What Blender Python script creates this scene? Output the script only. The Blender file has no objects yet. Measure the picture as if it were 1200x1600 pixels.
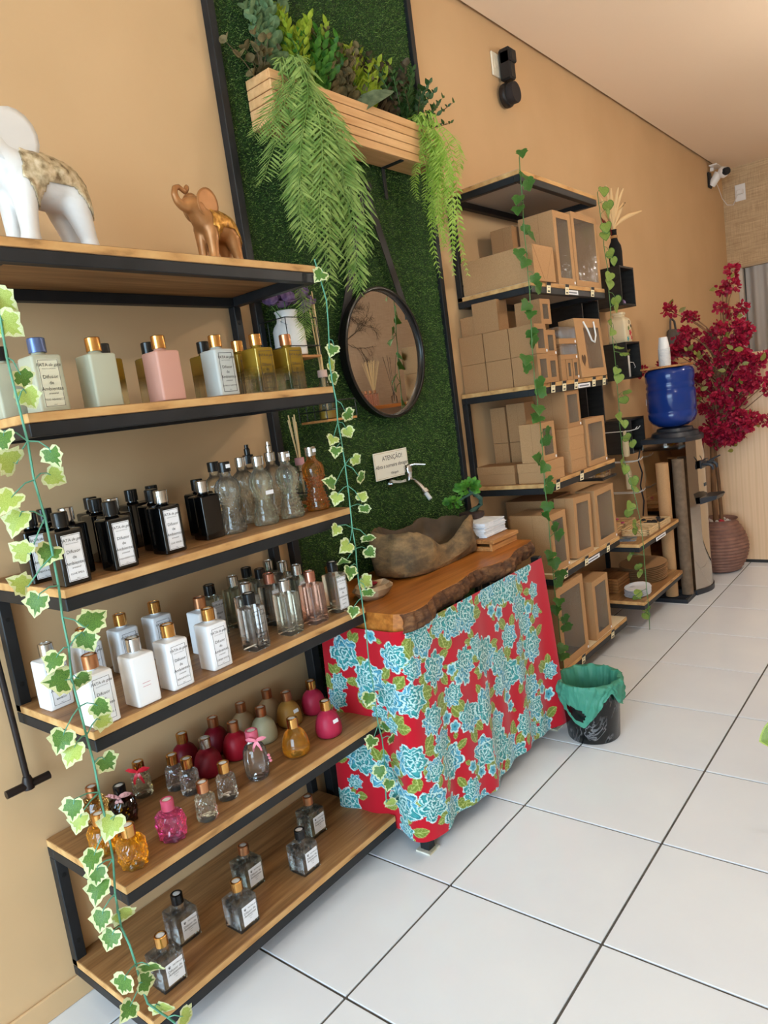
import bpy, math, random
import numpy as np
from mathutils import Vector, Matrix, noise

rnd = random.Random(7)
scene = bpy.context.scene
COL = scene.collection
PI = math.pi

# ------------------------------------------------------------------ camera
YAW, PITCH, ROLL = -0.700351, -0.141918, -0.137792
CAM = Vector((1.8028, -1.4768, 1.3909))
fw = Vector((math.sin(YAW) * math.cos(PITCH), math.cos(YAW) * math.cos(PITCH), math.sin(PITCH)))
r0 = Vector((math.cos(YAW), -math.sin(YAW), 0)); u0 = r0.cross(fw)
rt = r0 * math.cos(ROLL) + u0 * math.sin(ROLL); up = u0 * math.cos(ROLL) - r0 * math.sin(ROLL)
cam_data = bpy.data.cameras.new('camera')
cam_data.sensor_fit = 'VERTICAL'; cam_data.sensor_height = 36; cam_data.sensor_width = 27
cam_data.lens = 36 * 1106.8 / 1600
cam_data.clip_start = 0.02
cam = bpy.data.objects.new('camera', cam_data); COL.objects.link(cam)
cam.matrix_world = Matrix(((rt.x, up.x, -fw.x, CAM.x), (rt.y, up.y, -fw.y, CAM.y), (rt.z, up.z, -fw.z, CAM.z), (0, 0, 0, 1)))
scene.camera = cam

# ------------------------------------------------------------------ light and exposure
world = bpy.data.worlds.new('sky'); scene.world = world; world.use_nodes = True
bg = world.node_tree.nodes['Background']
bg.inputs[0].default_value = (0.60, 0.84, 1.03, 1); bg.inputs[1].default_value = 11.5
pl = bpy.data.lights.new('shopfront_portal', 'AREA'); pl.shape = 'RECTANGLE'; pl.size = 3.3; pl.size_y = 2.95
pl.cycles.is_portal = True
po = bpy.data.objects.new('shopfront_portal', pl); COL.objects.link(po)
po.location = (1.75, -4.6, 1.475); po.rotation_euler = (PI / 2, 0, 0)
vs = scene.view_settings
vs.view_transform = 'Standard'; vs.look = 'None'; vs.gamma = 1; vs.use_curve_mapping = False
vs.exposure = 0.12
scene.cycles.max_bounces = 10; scene.cycles.diffuse_bounces = 5; scene.cycles.transparent_max_bounces = 24
scene.cycles.transmission_bounces = 8; scene.cycles.caustics_reflective = False; scene.cycles.caustics_refractive = False
scene.cycles.sample_clamp_indirect = 6

# ------------------------------------------------------------------ helpers
def S(r, g, b):
    f = lambda c: (c / 255 / 12.92) if c / 255 <= 0.04045 else ((c / 255 + 0.055) / 1.055) ** 2.4
    return (f(r), f(g), f(b), 1)

class MB:
    """collects vertices and faces, then builds one mesh"""
    def __init__(s): s.v = []; s.f = []; s.m = []
    def add(s, v, f, mi=0):
        o = len(s.v); s.v += [tuple(p) for p in v]; s.f += [tuple(i + o for i in q) for q in f]; s.m += [mi] * len(f); return s
    def box(s, x0, y0, z0, x1, y1, z1, c=0.0, mi=0, mat=None):
        c = min(c, abs(x1 - x0) * .49, abs(y1 - y0) * .49, abs(z1 - z0) * .49)
        if c <= 0:
            v = [(x, y, z) for x in (x0, x1) for y in (y0, y1) for z in (z0, z1)]
            f = [(0, 1, 3, 2), (4, 6, 7, 5), (0, 4, 5, 1), (2, 3, 7, 6), (0, 2, 6, 4), (1, 5, 7, 3)]
        else:
            X, Y, Z = (x0, x1), (y0, y1), (z0, z1); v = []; idx = {}
            for a in (0, 1):
                for b in (0, 1):
                    for d in (0, 1):
                        sa, sb, sd = (c, -c)[a], (c, -c)[b], (c, -c)[d]
                        for k, p in enumerate(((X[a], Y[b] + sb, Z[d] + sd), (X[a] + sa, Y[b], Z[d] + sd), (X[a] + sa, Y[b] + sb, Z[d]))):
                            idx[(a, b, d, k)] = len(v); v.append(p)
            I = lambda a, b, d, k: idx[(a, b, d, k)]
            f = []
            f.append((I(0,0,0,0), I(0,0,1,0), I(0,1,1,0), I(0,1,0,0))); f.append((I(1,0,0,0), I(1,1,0,0), I(1,1,1,0), I(1,0,1,0)))
            f.append((I(0,0,0,1), I(1,0,0,1), I(1,0,1,1), I(0,0,1,1))); f.append((I(0,1,0,1), I(0,1,1,1), I(1,1,1,1), I(1,1,0,1)))
            f.append((I(0,0,0,2), I(0,1,0,2), I(1,1,0,2), I(1,0,0,2))); f.append((I(0,0,1,2), I(1,0,1,2), I(1,1,1,2), I(0,1,1,2)))
            for a in (0, 1):
                for b in (0, 1):
                    q = (I(a,b,0,0), I(a,b,1,0), I(a,b,1,1), I(a,b,0,1)); f.append(q if a == b else q[::-1])
            for a in (0, 1):
                for d in (0, 1):
                    q = (I(a,0,d,0), I(a,0,d,2), I(a,1,d,2), I(a,1,d,0)); f.append(q if a == d else q[::-1])
            for b in (0, 1):
                for d in (0, 1):
                    q = (I(0,b,d,1), I(1,b,d,1), I(1,b,d,2), I(0,b,d,2)); f.append(q if b == d else q[::-1])
            for a in (0, 1):
                for b in (0, 1):
                    for d in (0, 1):
                        q = (I(a,b,d,0), I(a,b,d,1), I(a,b,d,2)); f.append(q if (a + b + d) % 2 else q[::-1])
        if mat is not None: v = [tuple(mat @ Vector(p)) for p in v]
        return s.add(v, f, mi)
    def loft(s, loops, c0=True, c1=True, mi=0):
        n = len(loops[0]); v = [p for l in loops for p in l]; f = []
        for k in range(len(loops) - 1):
            for i in range(n):
                j = (i + 1) % n; f.append((k*n + i, k*n + j, (k+1)*n + j, (k+1)*n + i))
        if c0: f.append(tuple(range(n - 1, -1, -1)))
        if c1: f.append(tuple(range((len(loops) - 1) * n, len(loops) * n)))
        return s.add(v, f, mi)
    def lathe(s, prof, seg=24, cx=0, cy=0, cz=0, fn=None, mi=0, c0=True, c1=True):
        loops = []
        for r, z in prof:
            l = []
            for i in range(seg):
                a = 2 * PI * i / seg; rr = r * (fn(a, z) if fn else 1)
                l.append((cx + rr * math.cos(a), cy + rr * math.sin(a), cz + z))
            loops.append(l)
        return s.loft(loops, c0, c1, mi)
    def tube(s, pts, r, seg=6, mi=0):
        pts = [Vector(p) for p in pts]; n = len(pts)
        rs = r if isinstance(r, (list, tuple)) else [r] * n
        loops = []; ref = Vector((0.31, 0.17, 0.93))
        for i, p in enumerate(pts):
            t = (pts[min(i + 1, n - 1)] - pts[max(i - 1, 0)])
            if t.length < 1e-9: t = Vector((0, 0, 1))
            t.normalize()
            rf = ref if abs(t.dot(ref)) < .95 else Vector((1, 0, 0))
            a = t.cross(rf).normalized(); b = t.cross(a)
            loops.append([tuple(p + (a * math.cos(2*PI*k/seg) + b * math.sin(2*PI*k/seg)) * rs[i]) for k in range(seg)])
        return s.loft(loops, True, True, mi)
    def mesh(s, name, smooth=None, nmat=1):
        me = bpy.data.meshes.new(name); me.from_pydata(s.v, [], s.f)
        if max(s.m or [0]) > 0: me.polygons.foreach_set('material_index', s.m)
        if smooth: me.shade_smooth(); me.set_sharp_from_angle(angle=math.radians(smooth))
        me.update()
        for _ in range(max(nmat, max(s.m or [0]) + 1)): me.materials.append(None)
        return me
    def obj(s, name, mat, parent=None, smooth=None, loc=None):
        mats = mat if isinstance(mat, (list, tuple)) else [mat]
        return inst(name, s.mesh(name, smooth, len(mats)), mats, parent, loc)

def inst(name, me, mats, parent=None, loc=None, rot=None):
    o = bpy.data.objects.new(name, me); COL.objects.link(o)
    mats = mats if isinstance(mats, (list, tuple)) else [mats]
    for i, m in enumerate(mats):
        if i < len(o.material_slots):
            if me.materials[i] is None: me.materials[i] = m
            elif me.materials[i] != m:
                o.material_slots[i].link = 'OBJECT'; o.material_slots[i].material = m
    if parent is not None: o.parent = parent
    if loc is not None: o.location = loc
    if rot is not None: o.rotation_euler = rot
    return o

CACHE = {}
def cached(key, fn):
    if key not in CACHE: CACHE[key] = fn()
    return CACHE[key]

def tag(o, label, cat, group=None, kind=None):
    o['label'] = label; o['category'] = cat
    if group: o['group'] = group
    if kind: o['kind'] = kind
    return o
def thing(name, label, cat, loc=(0, 0, 0), rz=0, group=None):
    o = bpy.data.objects.new(name, None); COL.objects.link(o); o.empty_display_size = .05
    o.location = loc; o.rotation_euler = (0, 0, rz)
    return tag(o, label, cat, group)
def struct(o): o['kind'] = 'structure'; return o

def rrect(hx, hy, r, z, n=4, cx=0, cy=0):
    r = min(r, hx, hy); out = []
    for (sx, sy, a0) in ((1, 1, 0), (-1, 1, PI/2), (-1, -1, PI), (1, -1, 1.5*PI)):
        for k in range(n):
            a = a0 + (PI/2) * k / (n - 1)
            out.append((cx + sx * (hx - r) + r * math.cos(a), cy + sy * (hy - r) + r * math.sin(a), z))
    return out
def circ(r, z, n=16, cx=0, cy=0):
    # same start and direction as rrect, n = 4 corners x m
    m = n // 4; out = []
    for q in range(4):
        for k in range(m):
            a = q * PI/2 + (PI/2) * k / (m - 1); out.append((cx + r * math.cos(a), cy + r * math.sin(a), z))
    return out

# ------------------------------------------------------------------ materials
MAT = {}
def nt(name):
    m = bpy.data.materials.new(name); m.use_nodes = True
    n = m.node_tree.nodes; l = m.node_tree.links; b = n['Principled BSDF']; MAT[name] = m
    return m, n, l, b
def setb(b, color=None, rough=.5, metal=0, spec=.5, trans=0, ior=1.45, sheen=0, coat=0):
    if color: b.inputs['Base Color'].default_value = color
    b.inputs['Roughness'].default_value = rough; b.inputs['Metallic'].default_value = metal
    b.inputs['Specular IOR Level'].default_value = spec; b.inputs['Transmission Weight'].default_value = trans
    b.inputs['IOR'].default_value = ior; b.inputs['Sheen Weight'].default_value = sheen; b.inputs['Coat Weight'].default_value = coat
def P(name, color, rough=.5, **k):
    if name in MAT: return MAT[name]
    m, n, l, b = nt(name); setb(b, color, rough, **k); return m
def coords(n, l, kind='Object', scale=(1, 1, 1), rot=(0, 0, 0)):
    t = n.new('ShaderNodeTexCoord'); mp = n.new('ShaderNodeMapping')
    mp.inputs['Scale'].default_value = scale; mp.inputs['Rotation'].default_value = rot
    l.new(t.outputs[kind], mp.inputs[0]); return mp.outputs[0]
def noisetex(n, l, vec, scale, detail=4, rough=.5, dist=0):
    t = n.new('ShaderNodeTexNoise'); t.inputs['Scale'].default_value = scale; t.inputs['Detail'].default_value = detail
    t.inputs['Roughness'].default_value = rough; t.inputs['Distortion'].default_value = dist
    l.new(vec, t.inputs['Vector']); return t.outputs['Fac']
def ramp(n, l, fac, stops):
    r = n.new('ShaderNodeValToRGB'); e = r.color_ramp.elements
    while len(e) > 1: e.remove(e[0])
    e[0].position = stops[0][0]; e[0].color = stops[0][1]
    for p, c in stops[1:]:
        x = e.new(p); x.color = c
    l.new(fac, r.inputs[0]); return r.outputs[0]
def bump(n, l, b, h, strength, dist=.002):
    u = n.new('ShaderNodeBump'); u.inputs['Strength'].default_value = strength; u.inputs['Distance'].default_value = dist
    l.new(h, u.inputs['Height']); l.new(u.outputs[0], b.inputs['Normal'])
def N(name, stops, scale=8, stretch=(1, 1, 1), rough=.5, bmp=0, bd=.002, detail=4, dist=0, nr=.5, coord='Object', rot=(0, 0, 0), **k):
    """a noise-coloured material"""
    if name in MAT: return MAT[name]
    m, n, l, b = nt(name); setb(b, None, rough, **k)
    f = noisetex(n, l, coords(n, l, coord, stretch, rot), scale, detail, nr, dist)
    l.new(ramp(n, l, f, stops), b.inputs['Base Color'])
    if bmp: bump(n, l, b, f, bmp, bd)
    return m
def mixrgb(n, l, fac, a, b, mode='MIX'):
    x = n.new('ShaderNodeMix'); x.data_type = 'RGBA'; x.blend_type = mode
    for s, v in ((x.inputs[0], fac), (x.inputs[6], a), (x.inputs[7], b)):
        if hasattr(v, 'links'): l.new(v, s)
        else: s.default_value = v
    return x.outputs[2]
def glass(name, tint, rough=.02, clear=.45, ior=1.36, bumps=None, pw=.42, haze=0.0):
    """glass or filled glass: refraction and straight tinted transmission under a full surface reflection"""
    if name in MAT: return MAT[name]
    tint = tuple(max(c, .0005) ** pw for c in tint[:3]) + (1,)
    m, n, l, b = nt(name); n.remove(b)
    rf = n.new('ShaderNodeBsdfRefraction'); rf.inputs[0].default_value = tint; rf.inputs['Roughness'].default_value = rough; rf.inputs['IOR'].default_value = ior
    t = n.new('ShaderNodeBsdfTransparent'); t.inputs[0].default_value = tint
    gl = n.new('ShaderNodeBsdfGlossy'); gl.inputs[0].default_value = (1, 1, 1, 1); gl.inputs['Roughness'].default_value = max(rough, .03)
    fr_ = n.new('ShaderNodeFresnel'); fr_.inputs['IOR'].default_value = 1.52
    x = n.new('ShaderNodeMixShader'); x.inputs[0].default_value = clear; l.new(rf.outputs[0], x.inputs[1]); l.new(t.outputs[0], x.inputs[2])
    y = n.new('ShaderNodeMixShader'); l.new(fr_.outputs[0], y.inputs[0]); l.new(x.outputs[0], y.inputs[1]); l.new(gl.outputs[0], y.inputs[2])
    out = y.outputs[0]
    if haze:      # scattering liquid, plus a diffuse share added to brighten the glass like refracted light
        d = n.new('ShaderNodeBsdfDiffuse'); d.inputs[0].default_value = tint; tl = n.new('ShaderNodeBsdfTranslucent'); tl.inputs[0].default_value = tint
        a_ = n.new('ShaderNodeAddShader'); l.new(d.outputs[0], a_.inputs[0]); l.new(tl.outputs[0], a_.inputs[1])
        z_ = n.new('ShaderNodeMixShader'); z_.inputs[0].default_value = haze; l.new(out, z_.inputs[1]); l.new(a_.outputs[0], z_.inputs[2]); out = z_.outputs[0]
    l.new(out, n['Material Output'].inputs[0])
    return m

def wood(name, dark, mid, light, axis=1, scale=1.0, rough=.45, bmp=.15):
    if name in MAT: return MAT[name]
    m, n, l, b = nt(name); setb(b, None, rough)
    st = [14, 14, 14]; st[axis] = 1.1
    v = coords(n, l, 'Object', tuple(x * scale for x in st))
    f1 = noisetex(n, l, v, 2.2, 6, .62, .6)
    st2 = [120, 120, 120]; st2[axis] = 3
    f2 = noisetex(n, l, coords(n, l, 'Object', tuple(x * scale for x in st2)), 1.0, 3)
    c = ramp(n, l, f1, [(.3, dark), (.5, mid), (.72, light)])
    c2 = ramp(n, l, f2, [(.35, (.55, .5, .45, 1)), (.6, (1, 1, 1, 1))])
    l.new(mixrgb(n, l, .55, c, c2, 'MULTIPLY'), b.inputs['Base Color'])
    bump(n, l, b, f2, bmp, .0008)
    return m

OAK = wood('oak_laminate', S(122, 84, 50), S(154, 112, 70), S(180, 138, 92))
EDGE = N('raw_board_edge', [(.25, S(122, 82, 42)), (.42, S(190, 142, 86)), (.75, S(216, 174, 116))], 9, (3, 1, 3), .7, .2, detail=6)
BLACKM = N('black_metal', [(.3, S(24, 25, 27)), (.8, S(38, 39, 42))], 12, rough=.48, spec=.4)
GOLD = P('gold_cap', S(214, 160, 92), .22, metal=1)
COPPER = P('copper_cap', S(196, 138, 98), .3, metal=1)
ROSE = P('rose_gold_cap', S(214, 150, 130), .2, metal=1)
SILVER = P('silver_cap', S(205, 203, 200), .18, metal=1)
BLACKCAP = P('black_cap', S(16, 16, 17), .22)
BLUECAP = P('blue_cap', S(92, 108, 150), .3, metal=.6)
PLUG = P('white_plug', S(232, 230, 226), .6)
PAPER = P('label_paper', S(236, 236, 240), .6)
PAPERC = P('label_cream', S(214, 210, 186), .55)
INK = P('ink', S(30, 30, 34), .6)
INKP = P('ink_pink', S(190, 90, 110), .6)
KRAFT = N('kraft_card', [(.3, S(158, 117, 79)), (.7, S(173, 132, 93))], 320, rough=.85, bmp=.08, bd=.0005, detail=5, spec=.2)
KRAFT2 = N('kraft_card_light', [(.3, S(172, 130, 90)), (.7, S(187, 146, 104))], 320, rough=.85, bmp=.08, bd=.0005, detail=5, spec=.2)
KRAFTS = P('kraft_seam', S(128, 90, 56), .9)
m, n, l, b = nt('clear_film'); setb(b, S(150, 144, 136), .08, spec=.7)
t_ = n.new('ShaderNodeBsdfTransparent'); t_.inputs[0].default_value = (.90, .88, .85, 1)
x_ = n.new('ShaderNodeMixShader'); x_.inputs[0].default_value = .72; l.new(b.outputs[0], x_.inputs[1]); l.new(t_.outputs[0], x_.inputs[2]); l.new(x_.outputs[0], n['Material Output'].inputs[0])
bump(n, l, b, noisetex(n, l, coords(n, l), 9, 3), .5, .02); FILM = m

# ================================================================== the setting
RX, Y0, Y1, RZ = 3.4, -4.6, 6.35, 3.2
TS = 0.46
WALL = N('tan_wall_paint', [(.3, S(203, 168, 126)), (.7, S(210, 175, 133))], 2.2, rough=.75, bmp=.03, detail=6, spec=.25)
CEIL = P('ceiling_paint', S(246, 224, 198), .85, spec=.2)
GROUT = N('grout', [(.3, S(70, 66, 62)), (.7, S(96, 90, 84))], 40, rough=.9)
m, n, l, b = nt('white_tile'); setb(b, None, .14, spec=.5)
f = noisetex(n, l, coords(n, l, 'Object'), 3, 5)
l.new(ramp(n, l, f, [(.3, S(226, 229, 236)), (.7, S(233, 236, 241))]), b.inputs['Base Color'])
f2 = noisetex(n, l, coords(n, l, 'Object', (5, 90, 5), (0, 0, .6)), 1, 6, .7)
l.new(ramp(n, l, f2, [(.45, (.11, .11, .11, 1)), (.75, (.26, .26, .26, 1))]), b.inputs['Roughness'])
TILE = m

fl = struct(MB().box(-.1, Y0 - .6, -.12, RX + .1, Y1 + .5, -.004).obj('floor', GROUT))
gx0 = 0.6118
tiles = {}
def tile_mesh(w, d):
    return cached(('tile', round(w, 3), round(d, 3)), lambda: MB().box(0, 0, -.012, w, d, 0, .0012).mesh('tile'))
xs = [gx0 + k * TS for k in range(-2, 8)]; ys = [k * TS for k in range(-10, 15)]
for i in range(len(xs) - 1):
    for j in range(len(ys) - 1):
        xa, xb = max(xs[i], 0), min(xs[i + 1], RX); ya, yb = ys[j], min(ys[j + 1], Y1)
        if xb - xa < .02 or yb - ya < .02: continue
        g = .0035
        inst('tile', tile_mesh(xb - xa - 2*g, yb - ya - 2*g), TILE, fl, (xa + g, ya + g, 0))

struct(MB().box(-.12, Y0 - .1, -.1, 0, Y1 + .4, RZ + .15).obj('wall_left', WALL))
struct(MB().box(0, Y0, 0, .009, 3.74, .065, .003).obj('baseboard_left', WALL))
struct(MB().box(.02, Y0 - .1, RZ, RX + .1, Y1 + .4, RZ + .12).obj('ceiling', CEIL))
DARKG = P('gap_shade_tone', S(96, 74, 54), .9)
struct(MB().box(0, Y0, RZ + .028, .02, Y1, RZ + .05).obj('gap_shade_strip', DARKG))  # dark strip closing the ceiling gap, the gap's shade put into its colour

# linen wallpaper (weave as colour and fine relief)
def linen(name, c0, c1, mural=False):
    m, n, l, b = nt(name); setb(b, None, .85, spec=.2)
    a = noisetex(n, l, coords(n, l, 'Object', (260, 260, 7)), 1, 3)
    c = noisetex(n, l, coords(n, l, 'Object', (7, 7, 260)), 1, 3)
    mx = n.new('ShaderNodeMath'); mx.operation = 'ADD'; l.new(a, mx.inputs[0]); l.new(c, mx.inputs[1])
    hf = n.new('ShaderNodeMath'); hf.operation = 'MULTIPLY'; hf.inputs[1].default_value = .5; l.new(mx.outputs[0], hf.inputs[0])
    col = ramp(n, l, hf.outputs[0], [(.36, c0), (.62, c1)])
    l.new(col, b.inputs['Base Color']); bump(n, l, b, hf.outputs[0], .25, .001)
    return m
LINEN = linen('linen_wallpaper', S(166, 138, 104), S(208, 180, 142))
LINEN2 = linen('linen_wallpaper_grey', S(168, 150, 132), S(190, 172, 152))
wb = struct(MB().box(0, Y1, 2.285, RX, Y1 + .1, RZ + .02).obj('wall_back', LINEN))
struct(MB().box(0, Y1 + .015, 0, .085, Y1 + .1, 2.285).obj('wall_back_jamb', WALL))
struct(MB().box(1.9, Y1, 0, RX, Y1 + .1, 2.285).obj('wall_back_side', WALL))
struct(MB().box(-.1, Y1 + .35, -.1, RX, Y1 + .4, RZ).obj('wall_behind_curtain', P('grey_plaster', S(170, 164, 156), .9)))
FRAMEW = P('window_frame_paint', S(196, 186, 172), .5)
wf = MB().box(.085, Y1 + .02, 0, .125, Y1 + .09, 2.285, .003).obj('window_1', FRAMEW); struct(wf)
MB().box(.03, Y1 - .004, 2.268, 1.9, Y1 + .1, 2.2845, .002).obj('lintel_trim', P('lintel_trim_paint', S(176, 152, 120), .6), wf)
struct(MB().box(RX, Y0 - .1, -.1, RX + .12, Y1 + .4, RZ + .15).obj('wall_right', LINEN2))
fr = struct(MB().box(-.1, Y0 - .12, 0, .1, Y0, RZ).obj('wall_front', WALL))
struct(MB().box(.1, Y0 - .12, 2.95, RX, Y0, RZ + .1).obj('wall_front_lintel', WALL))
PAVE = P('pavement', S(150, 146, 140), .9)
struct(MB().box(-1.2, Y0 - 6, -.16, RX + 2, Y0 - .12, -.02).obj('pavement', PAVE))

# sheer curtain behind the lintel
m, n, l, b = nt('grey_sheer'); setb(b, S(214, 208, 202), .9, spec=.1)
t = n.new('ShaderNodeBsdfTranslucent'); t.inputs[0].default_value = S(214, 206, 198)
x = n.new('ShaderNodeMixShader'); x.inputs[0].default_value = .35
l.new(b.outputs[0], x.inputs[1]); l.new(t.outputs[0], x.inputs[2]); l.new(x.outputs[0], n['Material Output'].inputs[0])
SHEER = m
cur = thing('sheer_curtain', 'grey sheer curtain hanging in folds below the linen lintel', 'curtain', (.14, Y1 + .06, .02))
mb = MB(); nx = 170; zs = [0, .5, 1.1, 1.7, 2.2, 2.3]
V = []
for k, z in enumerate(zs):
    for i in range(nx):
        u = i / (nx - 1); am = .03 * (1 if z < 2.1 else .6)
        V.append((u * 1.6, am * math.sin(u * 82 + .5 * math.sin(u * 13)) + .012 * math.sin(u * 31 + z), z))
F = [(k*nx + i, k*nx + i + 1, (k+1)*nx + i + 1, (k+1)*nx + i) for k in range(len(zs) - 1) for i in range(nx - 1)]
mb.add(V, F).obj('drape', SHEER, cur, 60)
MB().tube([(0, 0, 2.29), (1.62, 0, 2.29)], .012, 10).obj('rail', FRAMEW, cur, 60)

# the half-height oak veneer partition
m, n, l, b = nt('oak_veneer'); setb(b, None, .4)
v = coords(n, l, 'Object', (7, 7, .55))
w = n.new('ShaderNodeTexWave'); w.wave_type = 'RINGS'; w.rings_direction = 'Z'
w.inputs['Scale'].default_value = 1.1; w.inputs['Distortion'].default_value = 7; w.inputs['Detail'].default_value = 3; w.inputs['Detail Scale'].default_value = .9
l.new(v, w.inputs['Vector'])
f2 = noisetex(n, l, coords(n, l, 'Object', (150, 150, 4)), 1, 3)
c = ramp(n, l, w.outputs['Fac'], [(.0, S(218, 180, 142)), (.6, S(222, 184, 146)), (1, S(213, 174, 135))])
l.new(mixrgb(n, l, .09, c, ramp(n, l, f2, [(.35, (.6, .55, .5, 1)), (.6, (1, 1, 1, 1))]), 'MULTIPLY'), b.inputs['Base Color'])
VENEER = m
pt = thing('wood_partition', 'half-height pale oak veneer partition behind the red flowering plant', 'partition', (0, 3.79, 0))
MB().box(.02, 0, .022, 1.75, .04, 1.434, .002).obj('panel', VENEER, pt)
MB().box(.04, .006, 0, 1.73, .034, .022).obj('plinth', P('dark_plinth', S(40, 34, 30), .7), pt)

# ================================================================== wall shelf units (metal frame, two boards, posts)
def shelf_unit(label, y0, y1, z_lo, z_hi, depth=.375, under=None, top=None, bt=.020, tube=.028, posts=True, y_post=.03):
    """z_lo / z_hi: tops of the two boards; the frame carries each board and is tied by two wall posts"""
    t = thing('wall_shelf', label, 'shelf', (0, y0, z_lo))
    L = y1 - y0; H = z_hi - z_lo
    for z, nm in ((0, 'lower'), (H, 'upper')):
        bm = MB(); c = .0015
        bm.box(.004, 0, z - bt, depth, L, z, c)
        me = bm.mesh('board'); mt = [top or OAK, EDGE, under or OAK]
        for _ in range(2): me.materials.append(None)
        for p in me.polygons:
            p.material_index = 0 if p.normal.z > .5 else (2 if p.normal.z < -.5 else 1)
        inst('board', me, mt, t)
        zb = z - bt - tube
        MB().box(depth - tube, 0, zb, depth - .001, L, zb + tube, .002).obj('front_rail', BLACKM, t)
        MB().box(.002, 0, zb, .002 + tube, L, zb + tube, .002).obj('back_rail', BLACKM, t)
        for yy in (0, L - tube):
            MB().box(.002 + tube, yy, zb, depth - tube, yy + tube, zb + tube, .002).obj('side_rail', BLACKM, t)
    for yy in (0, L - tube):
        pm = MB().box(.002, yy, -bt, .002 + tube, yy + tube, H - bt - tube, .002).obj('post', BLACKM, t)
        for zz in (.05, H - bt - tube - .05):
            yo = yy if yy == 0 else yy
            s = MB().lathe([(.006, 0), (.006, .0012), (.0035, .0016)], 10)
            s.v = [(.002 + tube + z, yy + tube / 2 + yv, zz + xv) for (xv, yv, z) in s.v]
            s.obj('screw', P('screw_hole', S(8, 8, 8), .6), pm)
    return t
SY0, SY1 = -.822, .066
ZS = [1.82, 1.48, 1.12, .81, .45, .118]
shelf_unit('black metal wall shelf with two oak boards under the elephant figurines, top of three', SY0, SY1, ZS[1], ZS[0])
shelf_unit('black metal wall shelf with two oak boards holding the black and white bottles', SY0, SY1, ZS[3], ZS[2])
shelf_unit('black metal wall shelf with two oak boards just above the floor, beside the flowered counter', SY0, SY1, ZS[5], ZS[4])
ZR = [2.30, 1.845, 1.41, .98, .572, .128]
CREAM = N('cream_board', [(.3, S(226, 204, 168)), (.7, S(238, 220, 188))], 5, rough=.5)
GREYB = P('grey_board_underside', S(172, 160, 146), .7)
shelf_unit('black metal wall shelf above the stacked kraft boxes, topmost and nearest the smart speaker', 1.385, 2.195, ZR[1], ZR[0], under=GREYB)
shelf_unit('black metal wall shelf with two boards of kraft boxes at counter-top height', 1.318, 2.13, ZR[3], ZR[2])
shelf_unit('black metal wall shelf with cream boards of tall kraft window boxes, behind the bin', 1.303, 2.097, ZR[5], ZR[4], top=CREAM)
shelf_unit('low wall shelf with trays on top and plate stacks below, beside the water cooler', 2.125, 2.79, .205, .52, depth=.465, tube=.024)

# ================================================================== artificial grass panel
gp = thing('grass_panel', 'tall artificial grass wall panel in a black frame behind the round mirror', 'wall panel', (0, .127, .05))
GW, GH = 1.126, 3.06
MB().box(.002, .02, 0, .012, GW - .02, GH).obj('backing', N('turf_backing', [(.3, S(22, 44, 16)), (.7, S(34, 62, 22))], 30, rough=.9), gp)
for yy in (0, GW - .03): MB().box(.001, yy, 0, .03, yy + .03, GH, .002).obj('frame_bar', BLACKM, gp)
MB().box(.001, .03, GH - .03, .03, GW - .03, GH, .002).obj('frame_bar', BLACKM, gp)
rg = np.random.default_rng(3); NB = 170000
p = np.stack([np.full(NB, .011), rg.uniform(.028, GW - .028, NB), rg.uniform(0, GH - .03, NB)], 1)
ang = rg.uniform(0, 2*np.pi, NB); ln = rg.uniform(.007, .013, NB); tilt = rg.uniform(.15, 1.15, NB)
d = np.stack([np.cos(tilt), np.sin(tilt) * np.cos(ang), np.sin(tilt) * np.sin(ang) - .12], 1) * ln[:, None]
a2 = rg.uniform(0, 2*np.pi, NB); s = np.stack([np.zeros(NB), np.cos(a2), np.sin(a2)], 1) * rg.uniform(.0008, .0015, NB)[:, None]
vv = np.concatenate([p - s, p + s, p + d], 1).reshape(-1, 3)
me = bpy.data.meshes.new('turf'); me.vertices.add(NB * 3); me.vertices.foreach_set('co', vv.ravel())
me.loops.add(NB * 3); me.loops.foreach_set('vertex_index', np.arange(NB * 3)); me.polygons.add(NB)
me.polygons.foreach_set('loop_start', np.arange(0, NB * 3, 3)); me.update(calc_edges=True)
ca = me.attributes.new('tone', 'FLOAT', 'FACE'); ca.data.foreach_set('value', rg.uniform(0, 1, NB).astype(np.float32))
m, n, l, b = nt('turf_blades'); setb(b, None, .5, spec=.3)
at = n.new('ShaderNodeAttribute'); at.attribute_name = 'tone'
l.new(ramp(n, l, at.outputs['Fac'], [(0, S(50, 82, 30)), (.6, S(82, 120, 48)), (1, S(150, 176, 96))]), b.inputs['Base Color'])
me.materials.append(m)
tf = bpy.data.objects.new('turf', me); COL.objects.link(tf); tf.parent = gp; tf['kind'] = 'stuff'

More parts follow.
